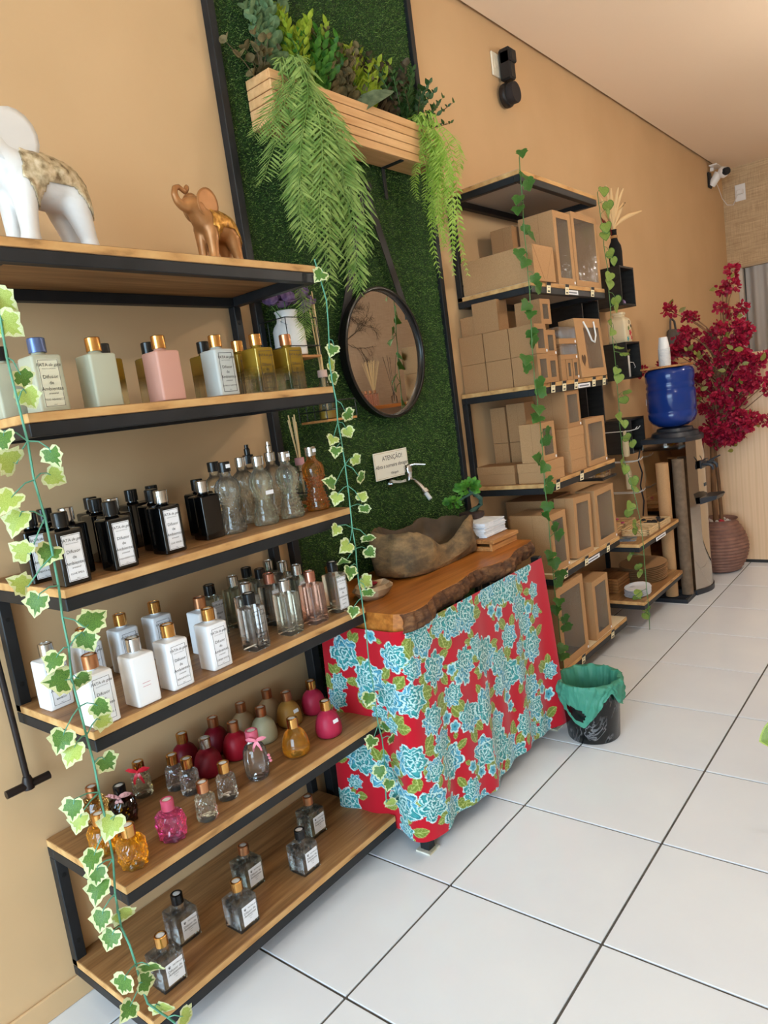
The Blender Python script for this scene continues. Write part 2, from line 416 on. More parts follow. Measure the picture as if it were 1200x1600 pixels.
# ================================================================== lettering
def text_mesh(key, lines):
    """lines: (text, size, y, shear, align, x). Lettering lies in the local YZ plane facing +X; one flat mesh."""
    def mk():
        V, F = [], []
        for (tx, size, yy, shear, al, xx) in lines:
            cu = bpy.data.curves.new('lettering', 'FONT'); cu.body = tx; cu.size = size; cu.shear = shear
            cu.align_x = al; cu.align_y = 'CENTER'; cu.resolution_u = 2; cu.fill_mode = 'BOTH'
            o = bpy.data.objects.new('lettering', cu); COL.objects.link(o)
            dg = bpy.context.evaluated_depsgraph_get(); me = bpy.data.meshes.new_from_object(o.evaluated_get(dg))
            k = len(V)
            V += [(0, v.co.x + xx, v.co.y + yy) for v in me.vertices]; F += [tuple(i + k for i in p.vertices) for p in me.polygons]
            bpy.data.objects.remove(o); bpy.data.curves.remove(cu); bpy.data.meshes.remove(me)
        me = bpy.data.meshes.new('lettering'); me.from_pydata(V, [], F); me.materials.append(None); me.update()
        return me
    return cached(('text', key), mk)
def frame_mesh(w, h, t):
    def mk():
        a, c = w/2, h/2; mb = MB()
        for q in ((-a, -c, a, -c + t), (-a, c - t, a, c), (-a, -c + t, -a + t, c - t), (a - t, -c + t, a, c - t)):
            mb.add([(0, q[0], q[1]), (0, q[2], q[1]), (0, q[2], q[3]), (0, q[0], q[3])], [(0, 1, 2, 3)])
        return mb.mesh('border')
    return cached(('frame', w, h, t), mk)
def big_label(root, x, zc, w, h, name, paper=PAPER, ink=INK, clear=False):
    """paper label on the +X face, lettering on it"""
    if clear: lb = inst('label', frame_mesh(w, h, .0012), ink, root, (x + .0005, 0, zc))
    else:
        lb = inst('label', cached(('paper', w, h), lambda: MB().box(-.0003, -w/2, -h/2, .0003, w/2, h/2).mesh('label')), paper, root, (x + .0003, 0, zc))
        inst('border', frame_mesh(w * .95, h * .97, .0008), ink, lb, (.0005, 0, 0))
    k = w / .040
    inst('lettering', text_mesh(('brand', w, h), [('PATA', .0088*k, h*.38, 0, 'RIGHT', -.001*k), ('de gata', .0082*k, h*.38, .35, 'LEFT', 0),
        ('PRODUTOS ARTESANAIS', .0024*k, h*.30, 0, 'CENTER', 0), ('Difusor', .0098*k, h*.13, 0, 'CENTER', 0), ('de', .0092*k, h*.005, 0, 'CENTER', 0),
        ('Ambientes', .0098*k, -h*.12, 0, 'CENTER', 0), ('artesanal', .0052*k, -h*.215, .3, 'CENTER', 0), ('250ml', .0026*k, -h*.45, 0, 'CENTER', 0)]), ink, lb, (.0007, 0, 0))
    if name: inst('lettering', text_mesh(('name', name, w, h), [(name, min(.0056, .068 / max(len(name), 8)) * k, -h*.345, 0, 'CENTER', 0)]), ink, lb, (.0007, 0, 0))

_inst = inst
def inst(name, me, mats, parent=None, loc=None, rot=None):
    o = _inst(name, me, mats, parent, loc, rot)
    if name == 'lettering': o['kind'] = 'stuff'
    return o
# ================================================================== bottle families
def cap_mesh(r, h, hole=False, ribs=False):
    def mk():
        fn = (lambda a, z: 1 - .02 * (int(a * 24 / PI) % 2)) if ribs else None
        pr = [(r, 0), (r, h - .0015), (r - .0015, h)]
        if hole: pr += [(r * .72, h), (r * .70, h - .003)]
        return MB().lathe(pr, 40 if ribs else 24, fn=fn).mesh('cap', 40)
    return cached(('cap', r, h, hole, ribs), mk)
def add_cap(root, mat, r, h, z, plug=False, ribs=False):
    c = inst('cap', cap_mesh(r, h, plug, ribs), mat, root, (0, 0, z))
    if plug: inst('plug', cached(('plug', r, h), lambda: MB().lathe([(r * .7, h - .006), (r * .7, h - .0022), (r * .55, h - .0016)], 18).mesh('plug', 40)), PLUG, c)
    return c
def square_mesh(w, hb, rc, neck=.013, nh=.010, sh=.006, seg=5):
    def mk():
        c = w / 2
        L = [rrect(c - .0025, c - .0025, rc, 0, seg), rrect(c, c, rc, .0025, seg), rrect(c, c, rc, hb - .003, seg), rrect(c - .0022, c - .0022, rc, hb, seg),
             circ(neck + .005, hb + sh * .35, seg * 4), circ(neck + .0005, hb + sh * .8, seg * 4), circ(neck, hb + sh + .001, seg * 4), circ(neck, hb + sh + nh, seg * 4)]
        return MB().loft(L).mesh('body', 35)
    return cached(('sq', w, hb, rc, neck, nh, sh, seg), mk)

def square_bottle(loc, body, cap, label, w=.06, H=.154, name='', lab='paper', rc=.006, plug=False, group=None, rz=0, cap_r=.0165, nm='diffuser_bottle', liquid=None, back=None):
    t = thing(nm, label, 'bottle', loc, rz, group)
    hc = .030; hb = H - hc - .008
    inst('body', square_mesh(w, hb, rc), body, t)
    add_cap(t, cap, cap_r, hc, H - hc, plug, True)
    if liquid:
        hl = hb * .86; c = w/2 - .004
        inst('liquid', cached(('liq', w, hb), lambda: MB().loft([rrect(c, c, .004, .006, 5), rrect(c, c, .004, hl, 5)]).mesh('liquid', 35)), liquid, t)
    lw, lh = w * .68, hb * .84
    if lab == 'paper': big_label(t, w/2, hb * .5, lw, lh, name)
    elif lab == 'clear': big_label(t, w/2, hb * .5, lw, lh, name, clear=True)
    elif lab == 'cream': big_label(t, w/2, hb * .5, lw, lh, name, PAPERC)
    elif lab == 'marks':
        for k in (0, 1): MB().box(0, -.012, 0, .0004, .008, .0007).obj('printed_line', INKP, t, loc=(w/2, 0, hb*.45 - k*.008))
    return t

BLACKG = P('black_glass', S(10, 10, 11), .06, spec=.6, coat=.4)
WHITEG = P('white_glazed', S(238, 238, 240), .12, spec=.5)
def frosted(name, col, tr=.45):
    if name in MAT: return MAT[name]
    m, n, l, b = nt(name); setb(b, col, .42, trans=tr, ior=1.3); return m
FROSTW = frosted('frosted_white', S(232, 234, 228))
FROSTY = frosted('frosted_pale', S(222, 222, 196))
FROSTP = frosted('frosted_pink', S(232, 172, 152), .35)
# gold fading to clear: the coating of the bottle, by height
m, n, l, b = nt('gold_fade_glass'); setb(b, S(150, 120, 40), .16, metal=.35, spec=.6)
g = glass('gold_fade_clear', (.93, .92, .78, 1), .03, .5)
t_ = n.new('ShaderNodeBsdfTransparent'); t_.inputs[0].default_value = (.92, .9, .74, 1)
b2 = n.new('ShaderNodeBsdfPrincipled'); setb(b2, (.93, .92, .78, 1), .03, trans=1, ior=1.36)
mx2 = n.new('ShaderNodeMixShader'); mx2.inputs[0].default_value = .45; l.new(b2.outputs[0], mx2.inputs[1]); l.new(t_.outputs[0], mx2.inputs[2])
sx = n.new('ShaderNodeSeparateXYZ'); tc = n.new('ShaderNodeTexCoord'); l.new(tc.outputs['Object'], sx.inputs[0])
mr = n.new('ShaderNodeMapRange'); mr.inputs[1].default_value = .035; mr.inputs[2].default_value = .075; l.new(sx.outputs[2], mr.inputs[0])
mx = n.new('ShaderNodeMixShader'); l.new(mr.outputs[0], mx.inputs[0]); l.new(mx2.outputs[0], mx.inputs[1]); l.new(b.outputs[0], mx.inputs[2])
l.new(mx.outputs[0], n['Material Output'].inputs[0]); GOLDF = m

# ---- shelf under the elephants: frosted and gold-faded bottles
G1 = 'bottles on the shelf below the elephants'
z = ZS[1]
sq = lambda x, y, body, cap, label, **k: square_bottle((x, y, k.pop('z', z)), body, cap, label, group=k.pop('group', G1), **k)
sq(.205, -.775, FROSTY, BLACKCAP, 'frosted pale bottle with black cap, behind the blue-capped bottle', w=.064, lab=None)
sq(.318, -.748, FROSTY, BLUECAP, 'frosted pale square bottle with a blue metal cap', w=.064, name='FIGO ABARISCO', lab='cream', cap_r=.0175)
sq(.318, -.623, FROSTY, GOLD, 'frosted pale yellow bottle with gold cap and no label', w=.064, lab=None)
sq(.226, -.548, GOLDF, BLACKCAP, 'black-capped gold bottle hidden behind the pale yellow frosted one', w=.06, lab=None)
sq(.335, -.468, FROSTP, GOLD, 'frosted salmon pink square bottle with gold cap', w=.064, lab=None)
sq(.236, -.432, GOLDF, BLACKCAP, 'black-capped bottle hidden behind the salmon pink one', w=.056, lab=None)
sq(.232, -.262, GOLDF, BLACKCAP, 'gold-faded bottle with black cap beside the frosted white bottle', w=.06, lab=None)
sq(.335, -.302, FROSTW, GOLD, 'frosted white square bottle with gold cap and outlined label', w=.062, name='BAMBOO MARITIMO', lab='clear')
sq(.238, -.15, GOLDF, GOLD, 'gold-faded bottle with gold cap in the back row behind the frosted white one', w=.06, lab='clear')
sq(.345, -.177, GOLDF, GOLD, 'gold-faded clear bottle with gold cap in the front row', w=.062, name='VANILLA', lab='clear')
sq(.335, -.058, GOLDF, COPPER, 'gold-faded clear bottle with matte copper cap, nearest the reed diffuser', w=.062, name='DAMA DA NOITE', lab='clear')

# ---- black bottles
G2 = 'black glass bottles in rows'
z = ZS[2]
bk = lambda x, y, cap, label, **k: sq(x, y, BLACKG, cap, label, z=ZS[2], group=G2, **k)
bk(.200, -.785, BLACKCAP, 'black bottle with white label cut off by the photo edge', name='PIMENTA ROSA')
bk(.335, -.781, BLACKCAP, 'black bottle with black cap and white label, front row at the ivy end', name='LOVE SPELL')
bk(.240, -.720, SILVER, 'black bottle with silver cap right behind the front one at the ivy end', lab=None)
bk(.150, -.726, BLACKCAP, 'black bottle against the wall at the ivy end', lab=None)
bk(.315, -.655, BLACKCAP, 'black bottle with black cap and white label, second in the front row from the ivy', name='STRAWBERRY KISS')
bk(.235, -.605, SILVER, 'black bottle with silver cap behind the second front-row black bottle', lab=None)
bk(.150, -.600, BLACKCAP, 'black bottle third in line behind the second front-row one', lab='paper')
bk(.062, -.565, BLACKCAP, 'black bottle at the wall behind the second front-row one', lab=None)
bk(.290, -.507, SILVER, 'black bottle with silver cap and white label, third in the front row', name='CHÁ VERDE')
bk(.205, -.478, BLACKCAP, 'black bottle right behind the silver-capped labelled one', lab=None)
bk(.062, -.385, BLACKCAP, 'black bottle at the wall, nearest the hourglass bottles', lab=None)
bk(.072, -.455, BLACKCAP, 'black bottle at the wall behind the silver-capped labelled one', lab=None)
bk(.250, -.356, SILVER, 'plain black bottle with silver cap and no label beside the hourglass bottles', lab=None)
bk(.160, -.305, BLACKCAP, 'black bottle behind the plain unlabelled black one', lab=None)

# ---- hourglass bottles with ribs and hobnails
def hour_mesh():
    prof = [(.020, 0), (.033, .002), (.0345, .008), (.0335, .02), (.030, .038), (.0255, .055), (.0225, .068), (.0228, .078), (.0265, .09), (.0315, .104), (.0335, .118), (.0325, .130), (.0275, .142), (.019, .150), (.0145, .155), (.0135, .168)]
    fn = lambda a, z: 1 + (.035 * abs(math.sin(a * 12)) if z > .1 and z < .15 else 0)
    mb = MB().lathe(prof, 48, fn=fn)
    return mb.mesh('body', 50)
def nubs_mesh():
    mb = MB()
    rows = [(.0345, .012), (.0340, .022), (.032, .032), (.0295, .042), (.0265, .052), (.024, .062), (.0235, .074), (.0255, .084), (.0285, .094), (.0315, .102)]
    for q, (r, zz) in enumerate(rows):
        for i in range(20):
            a = 2*PI*(i + .5*(q % 2))/20; c = Vector((r*math.cos(a), r*math.sin(a), zz)); u = Vector((math.cos(a), math.sin(a), 0)); tt = Vector((-math.sin(a), math.cos(a), 0)); w = Vector((0, 0, 1)); s = .0036
            V = [c + u*.0032] + [c - u*.0008 + (tt*math.cos(k*PI/3) + w*math.sin(k*PI/3))*s for k in range(6)]
            mb.add(V, [(0, 1+k, 1+(k+1) % 6) for k in range(6)])
    return mb.mesh('hobnails', 80)
CLEARG = glass('clear_filled_glass', (.92, .95, .88, 1), .03, .5, haze=.02)
CLEARY = glass('pale_yellow_filled_glass', (.95, .95, .74, 1), .03, .5, haze=.03)
CLEARW = glass('clear_glass', (.96, .97, .96, 1), .02, .55, haze=.012)
CLEARGR = glass('greenish_filled_glass', (.82, .90, .70, 1), .02, .45, haze=.025)
AMBERG = glass('amber_filled_glass', (.86, .36, .05, 1), .04, .45, pw=.7, haze=.05)
SALMONG = glass('salmon_filled_glass', (.95, .48, .34, 1), .03, .45, haze=.04)
ORANGEG = glass('orange_filled_glass', (.98, .40, .015, 1), .03, .5, pw=.6, haze=.10)
PINKG = glass('pink_filled_glass', (.96, .08, .32, 1), .03, .5, pw=.5, haze=.09)
BROWNG = glass('dark_brown_glass', (.09, .02, .015, 1), .03, .3, pw=.8)
def hourglass(x, y, body, cap, label, spray=False, tag_=None):
    t = thing('hourglass_bottle', label, 'bottle', (x, y, ZS[2]), 0, 'hobnail hourglass bottles')
    inst('body', cached('hour', hour_mesh), body, t)
    hb = inst('hobnails', cached('nubs', nubs_mesh), body, t); hb['kind'] = 'stuff'
    c = add_cap(t, cap, .0165, .027, .166, False, True)
    if spray: inst('nozzle', cached('nozz', lambda: MB().lathe([(.009, .024), (.009, .045), (.006, .047), (.006, .058)], 14).mesh('nozzle', 40)), cap, c)
    if tag_ == 'cap': MB().box(0, -.007, 0, .0005, .007, .010).obj('price_sticker', PAPER, t, loc=(.017, 0, .176))
    if tag_ == 'body': MB().box(0, -.014, 0, .0006, .014, .011).obj('price_sticker', PAPER, t, loc=(.031, 0, .085))
    return t
hourglass(.268, -.288, CLEARG, BLACKCAP, 'clear hourglass bottle with black cap beside the plain black bottle', tag_='cap')
hourglass(.275, -.177, CLEARY, SILVER, 'pale yellow hourglass bottle with silver cap and a white sticker on its waist', tag_='body')
hourglass(.280, -.080, CLEARY, SILVER, 'pale yellow hourglass bottle with white-topped silver cap beside the amber one', tag_='cap')
hourglass(.280, .028, AMBERG, SILVER, 'amber brown hourglass bottle at the end of the shelf', tag_='cap')
hourglass(.165, -.245, CLEARY, BLACKCAP, 'hourglass bottle with black cap in the back row nearest the black bottles')
hourglass(.175, -.155, CLEARG, SILVER, 'hourglass bottle with silver cap in the middle of the back row')
hourglass(.110, -.070, CLEARG, BLACKCAP, 'hourglass bottle with black spray nozzle in the back row', True)
hourglass(.180, -.045, CLEARG, SILVER, 'hourglass bottle with silver spray nozzle, back row', True)

# ---- white bottles
G3 = 'white glazed bottles'
z = ZS[3]
wt = lambda x, y, cap, label, **k: sq(x, y, WHITEG, cap, label, z=ZS[3], group=G3, plug=True, **k)
wt(.130, -.778, SILVER, 'white bottle with silver cap standing apart behind the ivy', name='BAMBOO')
wt(.344, -.783, COPPER, 'white bottle with rose copper cap, front row behind the ivy stem', name='LEMON GRASS 1')
wt(.338, -.676, SILVER, 'white bottle with silver cap and no label, only two pink lines', lab='marks')
wt(.333, -.581, GOLD, 'white bottle with gold cap between the unlabelled one and the row end', name='BERGAMOTA')
wt(.323, -.456, GOLD, 'white bottle with gold cap, front row next to the clear bottles', name='CEREJA DOCE')
wt(.105, -.673, GOLD, 'white bottle with gold cap in the back row nearest the ivy', name='AMORA')
wt(.090, -.563, GOLD, 'white bottle with ridged gold cap in the middle of the back row', name='LAVANDA')
wt(.083, -.456, GOLD, 'white bottle with gold cap in the back row nearest the copper-capped one', name='ALECRIM')
wt(.195, -.387, COPPER, 'white bottle with matte copper cap directly behind the front-row end', lab=None)

# ---- clear square bottles
G4 = 'clear square bottles on the white bottle shelf'
cl = lambda x, y, body, cap, label, **k: sq(x, y, body, cap, label, z=ZS[3], group=G4, w=.056, rc=.007, plug=True, **k)
cl(.322, -.321, CLEARW, BLACKCAP, 'clear square bottle with black cap and outlined label, next to the white bottles', lab='clear', name='')
cl(.322, -.194, CLEARY, SILVER, 'pale clear bottle with tall silver cap in the front row', lab=None)
cl(.326, -.096, SALMONG, ROSE, 'salmon pink clear bottle with copper cap', lab=None)
cl(.314, .014, CLEARY, BLACKCAP, 'pale yellow bottle with black cap and white label at the shelf end', name='KARITE')
cl(.215, -.245, CLEARG, SILVER, 'clear bottle with silver cap behind the black-capped clear one', lab=None)
cl(.100, -.283, CLEARGR, BLACKCAP, 'yellow-green bottle with black cap and white label near the wall', name='CEDRO')
cl(.090, -.190, CLEARGR, SILVER, 'yellow-green bottle with silver cap near the wall', lab=None)
cl(.200, -.142, CLEARG, ROSE, 'clear bottle with pink-gold cap in the middle row', name='FLOR')
cl(.042, -.095, CLEARGR, BLACKCAP, 'dark greenish bottle with black cap against the wall', lab=None)
cl(.110, -.098, CLEARG, BLACKCAP, 'clear bottle with black cap in the middle of the back rows', lab=None)
cl(.045, -.006, CLEARG, SILVER, 'clear bottle with silver cap in the far back corner', lab=None)
cl(.120, -.012, CLEARG, SILVER, 'clear bottle with ridged silver cap and white label in the back row end', name='MAR')
cl(.212, -.040, CLEARGR, SILVER, 'greenish bottle with silver cap behind the salmon pink one', name='MENTA')

# ================================================================== round frosted bottles
def round_mesh(s=1.0):
    pf = [(.018, 0), (.032, .0015), (.0385, .007), (.0405, .018), (.0395, .034), (.0355, .052), (.0290, .066), (.0205, .0745), (.0140, .078), (.0125, .084)]
    return MB().lathe([(r*s, z*s) for r, z in pf], 36).mesh('body', 60)
FRED = frosted('frosted_red', S(190, 30, 52), .4); FDARK = frosted('frosted_dark_red', S(128, 18, 34), .3)
FPINK = frosted('frosted_rose', S(214, 52, 88), .4); FPEACH = frosted('frosted_peach', S(226, 186, 138), .5); FPALE = frosted('frosted_cream', S(228, 220, 180), .5)
FAMB = frosted('frosted_amber', S(226, 168, 84), .5)
G5 = 'round bottles on the low shelf'
def roundb(x, y, body, cap, label, s=1.0, sticker=False):
    t = thing('round_bottle', label, 'bottle', (x, y, ZS[4]), rnd.uniform(-.3, .3), G5)
    inst('body', cached(('round', s), lambda: round_mesh(s)), body, t)
    add_cap(t, cap, .0165, .028, .082 * s, True, True)
    if sticker: MB().box(0, -.010, 0, .0006, .010, .011).obj('price_sticker', PAPER, t, loc=(.0365, 0, .046), ).rotation_euler = (0, -.24, 0)
    return t
roundb(.046, -.424, FDARK, GOLD, 'frosted dark red round bottle with gold cap against the wall, nearest the bows')
roundb(.140, -.414, FDARK, SILVER, 'frosted dark red round bottle with silver cap')
roundb(.046, -.314, FDARK, COPPER, 'frosted dark red round bottle with copper cap against the wall')
roundb(.135, -.309, FRED, COPPER, 'frosted bright red round bottle with copper cap in the second row')
roundb(.046, -.207, FPEACH, COPPER, 'frosted peach round bottle with copper cap against the wall, beside the red ones')
roundb(.135, -.202, FPALE, COPPER, 'frosted cream round bottle with copper cap in the second row')
roundb(.046, -.099, FPEACH, COPPER, 'frosted peach round bottle against the wall, farther from the red ones')
roundb(.125, -.087, FAMB, COPPER, 'frosted amber round bottle with a white price sticker', sticker=True)
roundb(.137, .012, FPINK, GOLD, 'frosted rose round bottle standing beside the grass panel')
roundb(.300, -.089, FPINK, GOLD, 'frosted rose round bottle with white sticker in the front row', sticker=True)
roundb(.291, -.218, ORANGEG, GOLD, 'clear amber round bottle in the front row with gold cap')

# tall oval clear bottle with pink ribbon
RIBP = P('pink_satin', S(222, 122, 140), .35, sheen=.4); RIBD = N('dusty_pink_satin', [(.42, S(120, 60, 60)), (.5, S(196, 142, 138))], 160, rough=.4); RIBR = P('red_satin', S(200, 20, 40), .32, sheen=.4)
def bow(root, mat, c, s, n=Vector((.64, -.75, .1))):
    """a flat-ribbon bow: two loops, two tails, a knot; c: centre, n: facing"""
    n = n.normalized(); a = Vector((0, 0, 1)).cross(n).normalized(); u = n.cross(a)
    bw = MB()
    def ribbon(pts, w):
        V = []
        for k, (x, y, d) in enumerate(pts):
            p = Vector(c) + a*x*s + u*y*s + n*d*s; ww = w*s*(0.55 + .45*math.sin(PI*min(1, k/(len(pts)-1)*1.2 + .1)))
            tx = pts[min(k+1, len(pts)-1)]; t0 = pts[max(k-1, 0)]; tv = (a*(tx[0]-t0[0]) + u*(tx[1]-t0[1])).normalized(); nv = n.cross(tv)
            V += [p + nv*ww, p - nv*ww]
        bw.add(V, [(2*k, 2*k+1, 2*k+3, 2*k+2) for k in range(len(pts)-1)])
    for sg in (1, -1):
        ribbon([(0, 0, .1), (.35*sg, .28, .35), (.8*sg, .42, .35), (1.15*sg, .30, .1), (.85*sg, .12, -.1), (.4*sg, .02, 0), (0, 0, .05)], .20)
        ribbon([(0, 0, .15), (.2*sg, -.35, .3), (.42*sg, -.8, .25), (.5*sg, -1.25, .1)], .18)
    o = bw.obj('bow', mat, root, 60)
    k = MB().lathe([(.05, -.12), (.16, -.08), (.19, 0), (.16, .08), (.05, .12)], 10)
    k.v = [tuple(Vector(c) + n*.12*s + Vector(p)*s) for p in k.v]; k.obj('knot', mat, o, 60)
    return o
t = thing('oval_bottle', 'tall clear oval bottle with pink cap and pink ribbon bow', 'bottle', (.288, -.362, ZS[4]), 0, G5)
MB().lathe([(.018, 0), (.027, .002), (.031, .010), (.034, .032), (.034, .060), (.031, .082), (.024, .096), (.0155, .102), (.0135, .112)], 32).obj('body', CLEARW, t, 60)
add_cap(t, P('pink_cap', S(206, 96, 118), .35, metal=.3), .0175, .028, .110, True, True)
bow(t, RIBP, (.021, -.004, .112), .022)
for k in range(3): MB().lathe([(.001, -.004), (.004, -.002), (.0045, 0), (.004, .002), (.001, .004)], 8, .032, .020 + k*.002, .062 - k*.009).obj('bead', RIBP, t, 60)

# small cut-crystal bottles
def crystal_mesh(kind):
    mb = MB()
    if kind == 'diamond':   # V-cut facets, oval body
        prof = [(.024, 0), (.0305, .003), (.033, .020), (.0345, .040), (.034, .056), (.030, .064), (.021, .069), (.0135, .071), (.0130, .076)]
        loops = []
        for q, (r, z) in enumerate(prof):
            l_ = []
            for i in range(48):
                a = 2*PI*i/48; k = 1.0
                if .002 < z < .06:
                    ph = (a*8/PI + (z/.02)) % 2; k = 1 + .11*(abs(ph - 1) - .5) + .10*(abs(((a*8/PI - z/.02) % 2) - 1) - .5)
                l_.append((r*k*math.cos(a)*1.06, r*k*math.sin(a)*.92, z))
            loops.append(l_)
        zz = []
        for q in range(len(loops) - 1):   # extra rings so that the cuts read
            zz.append(loops[q])
            if .003 <= prof[q][1] < .056:
                for h in (.33, .66):
                    r = prof[q][0] + (prof[q+1][0] - prof[q][0])*h; z = prof[q][1] + (prof[q+1][1] - prof[q][1])*h; l_ = []
                    for i in range(48):
                        a = 2*PI*i/48; ph = (a*8/PI + (z/.02)) % 2; k = 1 + .11*(abs(ph - 1) - .5) + .10*(abs(((a*8/PI - z/.02) % 2) - 1) - .5)
                        l_.append((r*k*math.cos(a)*1.06, r*k*math.sin(a)*.92, z))
                    zz.append(l_)
        zz.append(loops[-1])
        return mb.loft(zz).mesh('body')
    prof = [(.020, 0), (.0255, .002)] + [(.0255 - .00008*i, .002 + i*.0042) for i in range(1, 14)] + [(.022, .062), (.015, .066), (.0125, .068), (.0125, .074)]
    fn = lambda a, z: 1 + (.05*math.sin(a*9)*math.sin(z*420 + math.cos(a*3)*1.5) + .03*math.sin(a*14 + z*300) if .003 < z < .06 else 0)
    return mb.lathe(prof, 44, fn=fn).mesh('body', 20)
G6 = 'small cut-glass bottles on the low shelf'
def crystal(x, y, kind, body, cap, label, bw=None, rz=0):
    t = thing('crystal_bottle', label, 'bottle', (x, y, ZS[4]), rz, G6)
    inst('body', cached(('crys', kind), lambda: crystal_mesh(kind)), body, t)
    add_cap(t, cap, .0155, .026, .074 if kind == 'diamond' else .072, True, True)
    if bw: bow(t, bw[0], (.016, -.012, bw[2]), bw[1])
    return t
ICE = glass('cut_clear_glass', (.93, .94, .91, 1), .05, .45, haze=.025); ICEY = glass('cut_pale_yellow_glass', (.95, .94, .70, 1), .05, .45, haze=.04)
crystal(.112, -.505, 'ice', ICE, GOLD, 'clear rippled little bottle with gold cap, nearest the dark red ones')
crystal(.172, -.500, 'ice', ICE, GOLD, 'clear rippled little bottle in the middle with gold cap')
crystal(.292, -.470, 'ice', ICE, GOLD, 'clear rippled little bottle beside the pink-ribboned oval one')
crystal(.322, -.559, 'ice', ICEY, COPPER, 'pale yellow rippled little bottle in the front row')
crystal(.312, -.654, 'diamond', PINKG, P('pink_cap2', S(200, 80, 110), .4, metal=.2), 'hot pink cut-glass bottle with pink cap', rz=.3)
crystal(.320, -.764, 'diamond', ORANGEG, GOLD, 'bright amber cut-glass bottle at the front corner of the shelf')
crystal(.205, -.772, 'diamond', ORANGEG, GOLD, 'amber cut-glass bottle right behind the ivy stem')
crystal(.060, -.710, 'diamond', glass('amber_dim_glass', (.72, .36, .08, 1), .03, .4), COPPER, 'brownish amber cut-glass bottle against the wall')
crystal(.128, -.672, 'diamond', BROWNG, BLACKCAP, 'dark brown cut-glass bottle with dusty pink bow', (RIBD, .026, .076))
crystal(.052, -.572, 'ice', ICEY, GOLD, 'pale little bottle wearing a red satin bow', (RIBR, .026, .076))

# ---- cube bottles on the lowest board
G7 = 'cube bottles on the lowest board'
def cube_print():
    w = .042
    L = [('PATA', .0058, .0125, 0, 'LEFT', -.0045), ('de gata', .0055, .0125, .35, 'LEFT', .0085), ('Difusor de', .0088, .0025, 0, 'CENTER', 0), ('Ambientes', .0088, -.0055, 0, 'CENTER', 0), ('artesanal', .0036, -.0115, 0, 'CENTER', 0), ('100ml', .0026, -.0178, 0, 'CENTER', 0)]
    return text_mesh('cube', L)
def paw_mesh():
    mb = MB()
    for (y, z, r) in ((0, 0, .0021), (-.0028, .0022, .0010), (-.001, .0036, .0010), (.001, .0036, .0010), (.0028, .0022, .0010)):
        mb.add([(0, y + r*math.cos(k*PI/5), z + r*math.sin(k*PI/5)) for k in range(10)], [tuple(range(10))])
    return mb.mesh('paw_mark')
def cube_bottle(x, y, body, cap, label):
    t = thing('cube_bottle', label, 'bottle', (x, y, ZS[5]), 0, G7)
    w = .064; hb = .082
    inst('body', square_mesh(w, hb, .0025, .012, .010, .006, 5), body, t)
    inst('liquid', cached('cliq', lambda: MB().loft([rrect(.027, .027, .002, .007, 4), rrect(.027, .027, .002, .050, 4)]).mesh('liquid', 35)), CUBEL, t)
    add_cap(t, cap, .0155, .026, .098, True)
    lb = inst('label', cached('clab', lambda: MB().box(-.0003, -.023, -.026, .0003, .023, .026).mesh('label')), PAPER, t, (w/2 + .0004, .004, .040))
    inst('lettering', cube_print(), INK, lb, (.0007, 0, .004)); inst('paw_mark', cached('paw', paw_mesh), INK, lb, (.0007, -.014, .0155))
    return t
CUBEL = glass('cube_liquid', (.97, .98, .97, 1), .0, .5)
CUBEG = glass('cube_clear_glass', (.96, .97, .96, 1), .01, .5, haze=.015); CUBEGR = glass('cube_green_glass', (.82, .90, .80, 1), .01, .5, haze=.02); CUBEY = glass('cube_yellow_glass', (.92, .93, .76, 1), .01, .5, haze=.02)
cube_bottle(.306, -.732, CUBEG, GOLD, 'clear cube bottle with gold cap at the ivy end of the lowest board')
cube_bottle(.210, -.621, CUBEG, BLACKCAP, 'clear cube bottle with black cap behind the one at the ivy end')
cube_bottle(.314, -.509, CUBEG, GOLD, 'clear cube bottle with gold cap in the middle of the lowest board, front')
cube_bottle(.206, -.396, CUBEGR, COPPER, 'greenish cube bottle with copper cap in the middle of the lowest board')
cube_bottle(.301, -.266, CUBEG, BLACKCAP, 'clear cube bottle with black cap nearer the counter')
cube_bottle(.194, -.126, CUBEY, COPPER, 'yellowish cube bottle with copper cap nearest the counter')

# ================================================================== T-handled rod hanging from the frame
RODM = P('dark_bronze_metal', S(44, 36, 34), .4, metal=.5)
t = thing('t_handle_rod', 'dark metal T-handled rod hanging beside the white bottle shelf', 'rod', (.045, -.848, .622))
MB().tube([(0, 0, .02), (0, -.003, .15), (0, -.008, .32)], .0075, 12).obj('shaft', RODM, t, 60)
MB().tube([(0, -.052, 0), (0, 0, .0), (0, .052, 0)], .010, 14).obj('handle_bar', RODM, t, 60)
MB().lathe([(.013, -.010), (.013, .010), (.009, .022)], 14).obj('ferrule', RODM, t, 50)
hk = MB().tube([(0, -.008, .32), (0, -.010, .335), (-.012, -.010, .345), (-.03, -.010, .345), (-.044, -.010, .34)], .006, 10).obj('wall_hook', RODM, t, 60)

